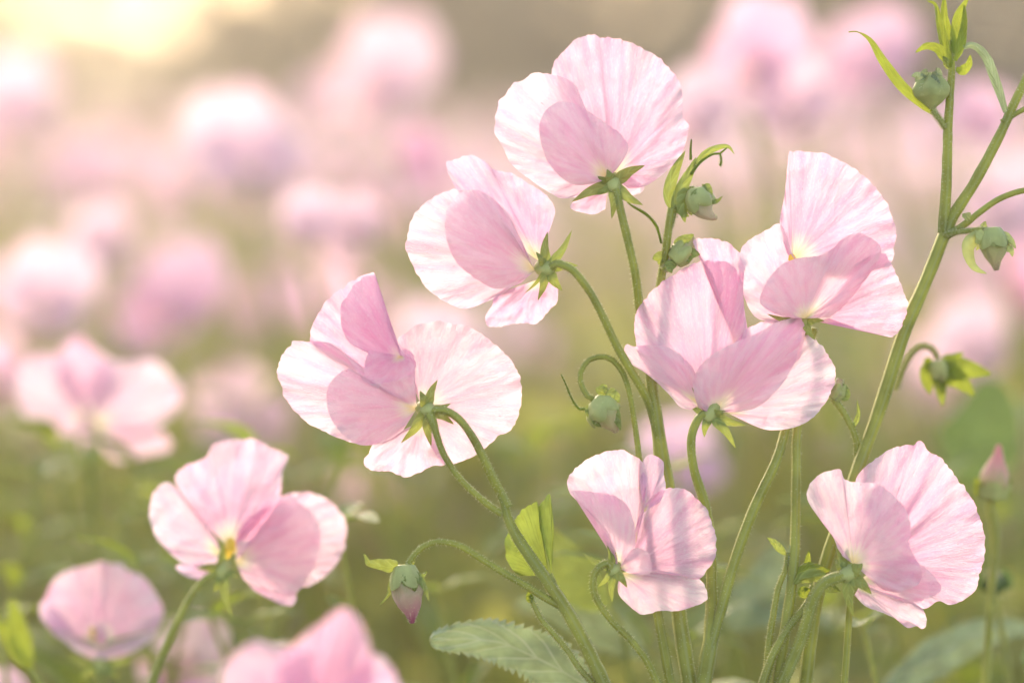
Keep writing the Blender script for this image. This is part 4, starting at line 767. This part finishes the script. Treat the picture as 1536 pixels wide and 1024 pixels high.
# ------------------------------------------------------------------ leafy plants standing close behind the flowers
rl = random.Random(77)
PLM = {}
def leafy(k):
    r = random.Random(k + 40); h = 1.0
    P = [Vector((.07 * math.sin(j * .35 + k) * j / 10, .06 * math.cos(j * .3 + k) * j / 10, j / 14)) for j in range(15)]
    st = mesh_data('plant_stem', *[tube_w(P, [.0045 * (1 - .045 * j) for j in range(15)], 7, .08)[q] for q in (0, 1)], M['stem'], tube_w(P, [.0045 * (1 - .045 * j) for j in range(15)], 7, .08)[2])
    lv = []
    for j in range(5, 15):
        for sgn in (-1, 1):
            if r.random() < .12: continue
            a = r.uniform(-.9, .9) + (0 if sgn > 0 else math.pi); el = r.uniform(.1, .9)
            d = Vector((math.cos(a) * math.cos(el), math.sin(a) * math.cos(el), math.sin(el))); L = r.uniform(.045, .10) * (1.1 - .03 * j); wd = L * r.uniform(.13, .26)
            sd = d.cross(Vector((0, 0, 1))).normalized(); up = sd.cross(d)
            rows, uv = [], []
            for i in range(9):
                t = i / 8; f = math.sin(math.pi * min(1, t * .96 + .03)) ** .8
                c = P[j] + d * L * t - up * L * .35 * t * t * r.uniform(.9, 1.1)
                rows.append([c + sd * wd * f * q + up * abs(q) * wd * .35 * f for q in (-1, -.5, 0, .5, 1)]); uv.append([(q * .5 + .5, t) for q in (-1, -.5, 0, .5, 1)])
            g = grid(rows, uv); lv.append(mesh_data('plant_leaf', g[0], g[1], M[r.choice(['lime', 'sepal', 'mid', 'lime', 'lime_blade'])], g[2]))
    return st, lv
LP = [leafy(k) for k in range(4)]
for i in range(104):
    if i < 18: px, D = rl.choice([rl.uniform(-40, 400), rl.uniform(540, 900), rl.uniform(1100, 1560)]), rl.uniform(.725, .79)
    elif i < 74: px, D = rl.choice([(rl.uniform(-60, 420), rl.uniform(.76, 1.0)), (rl.uniform(480, 1250), rl.uniform(.80, 1.05)), (rl.uniform(1060, 1600), rl.uniform(.78, 1.0))])
    else: px, D = rl.uniform(-300, 1836), rl.uniform(1.0, 1.5)
    if px < 420: D = max(D, .765 + .02 * rl.random())
    top = rl.uniform(740, 960) if i < 18 else rl.uniform(620, 880) if i < 74 else rl.uniform(500, 720)
    tp = bgp(px, top, D)
    t = thing('sweet_pea_plant', 'leafy green stalk without a flower, out of focus in the undergrowth', 'plant', (tp.x, tp.y, 0), 'leafy stalks in the undergrowth')
    st, lv = LP[rl.randrange(4)]; rz = rl.uniform(0, 6.28)
    for nm, me in [('main_stem', st)] + [('leaf', m_) for m_ in lv]:
        o = bpy.data.objects.new(nm, me); COL.objects.link(o); o.parent = t; o.rotation_euler = (0, 0, rz); o.scale = (.42, .42, tp.z)

# ------------------------------------------------------------------ undergrowth of leaves and stalks
V, F, U = [], [], []
def blade(c, d, l, wd, up):
    s = d.cross(up).normalized(); b = len(V)
    V.extend([c, c + d * l * .3 + s * wd, c + d * l * .7 + s * wd * .8 - up * l * .04, c + d * l - up * l * .12, c + d * l * .7 - s * wd * .8 - up * l * .04, c + d * l * .3 - s * wd, c + d * l * .5 - up * l * .02 - up * wd * .3])
    U.extend([(.5, 0), (1, .3), (1, .7), (.5, 1), (0, .7), (0, .3), (.5, .5)])
    F.extend([(b, b + 1, b + 6), (b + 1, b + 2, b + 6), (b + 2, b + 3, b + 6), (b + 3, b + 4, b + 6), (b + 4, b + 5, b + 6), (b + 5, b, b + 6)])
for i in range(11500):
    D = .74 + 5.5 * rnd.random() ** 1.9
    hw = D * .30 + .12
    x = rnd.uniform(-hw, hw)
    cap = .34 + .05 * nz(x * 6, D * 3) if D < 1.2 else .40 + .05 * nz(x * 4, D * 2)
    if D < .9: cap = .33 + .04 * nz(x * 9, 3)
    z = cap * rnd.random() ** .45 + .02
    c = Vector((x, D, z))
    d = Vector((rnd.gauss(0, 1), rnd.gauss(0, 1), rnd.gauss(.45, .7))).normalized()
    up = Vector((rnd.gauss(0, .5), rnd.gauss(0, .5), 1)).normalized()
    l = rnd.uniform(.018, .045); blade(c, d, l, l * rnd.uniform(.16, .34), up)
for i in range(1500):
    D = .76 + 4.5 * rnd.random() ** 1.7; hw = D * .24 + .1; x = rnd.uniform(-hw, hw); h = rnd.uniform(.3, .46) if D > .95 else rnd.uniform(.25, .37)
    P = [Vector((x + .04 * nz(i, k * .6) * k / 4, D + .04 * nz(i + 9, k * .6), h * k / 5)) for k in range(6)]
    g = tube_w(P, [.0016] * 6, 5, cap=False); b = len(V); V += g[0]; U += g[2]; F += [tuple(q + b for q in f) for f in g[1]]
V2, F2, U2 = V, F, U; V, F, U = [], [], []
for i in range(8500):
    D = 1.3 + 11 * rnd.random() ** 1.3; hw = D * .33 + .1; x = rnd.uniform(-hw, hw); z = rnd.uniform(.2, .43 if D < 3 else .50)
    d = Vector((rnd.gauss(0, .6), rnd.gauss(0, .6), rnd.gauss(.6, .6))).normalized(); l = rnd.uniform(.03, .08)
    blade(Vector((x, D, z)), d, l, l * rnd.uniform(.08, .2), Vector((rnd.gauss(0, .6), rnd.gauss(0, .6), .6)).normalized())
do = part('dry_grass', (V, F, U), M['straw'], None); do['kind'] = 'stuff'
V, F, U = V2, F2, U2
uo = part('undergrowth', (V, F, U), M['mass'], None); uo['kind'] = 'stuff'

# ------------------------------------------------------------------ haze in the air
hm, nt, out = newmat('haze_air')
pv = nd(nt, 'ShaderNodeVolumePrincipled'); pv.inputs['Color'].default_value = (1, .93, .84, 1); pv.inputs['Density'].default_value = .018; pv.inputs['Anisotropy'].default_value = .78
nt.links.new(pv.outputs[0], out.inputs['Volume'])
x0, x1, y0, y1, z0, z1 = -310, 310, -310, 320, -1, 4.2
V = [(x, y, z) for z in (z0, z1) for y in (y0, y1) for x in (x0, x1)]
F = [(0, 2, 3, 1), (4, 5, 7, 6), (0, 1, 5, 4), (2, 6, 7, 3), (0, 4, 6, 2), (1, 3, 7, 5)]
ho = bpy.data.objects.new('haze', mesh_data('haze', V, F, hm, smooth=False)); COL.objects.link(ho); ho['kind'] = 'stuff'
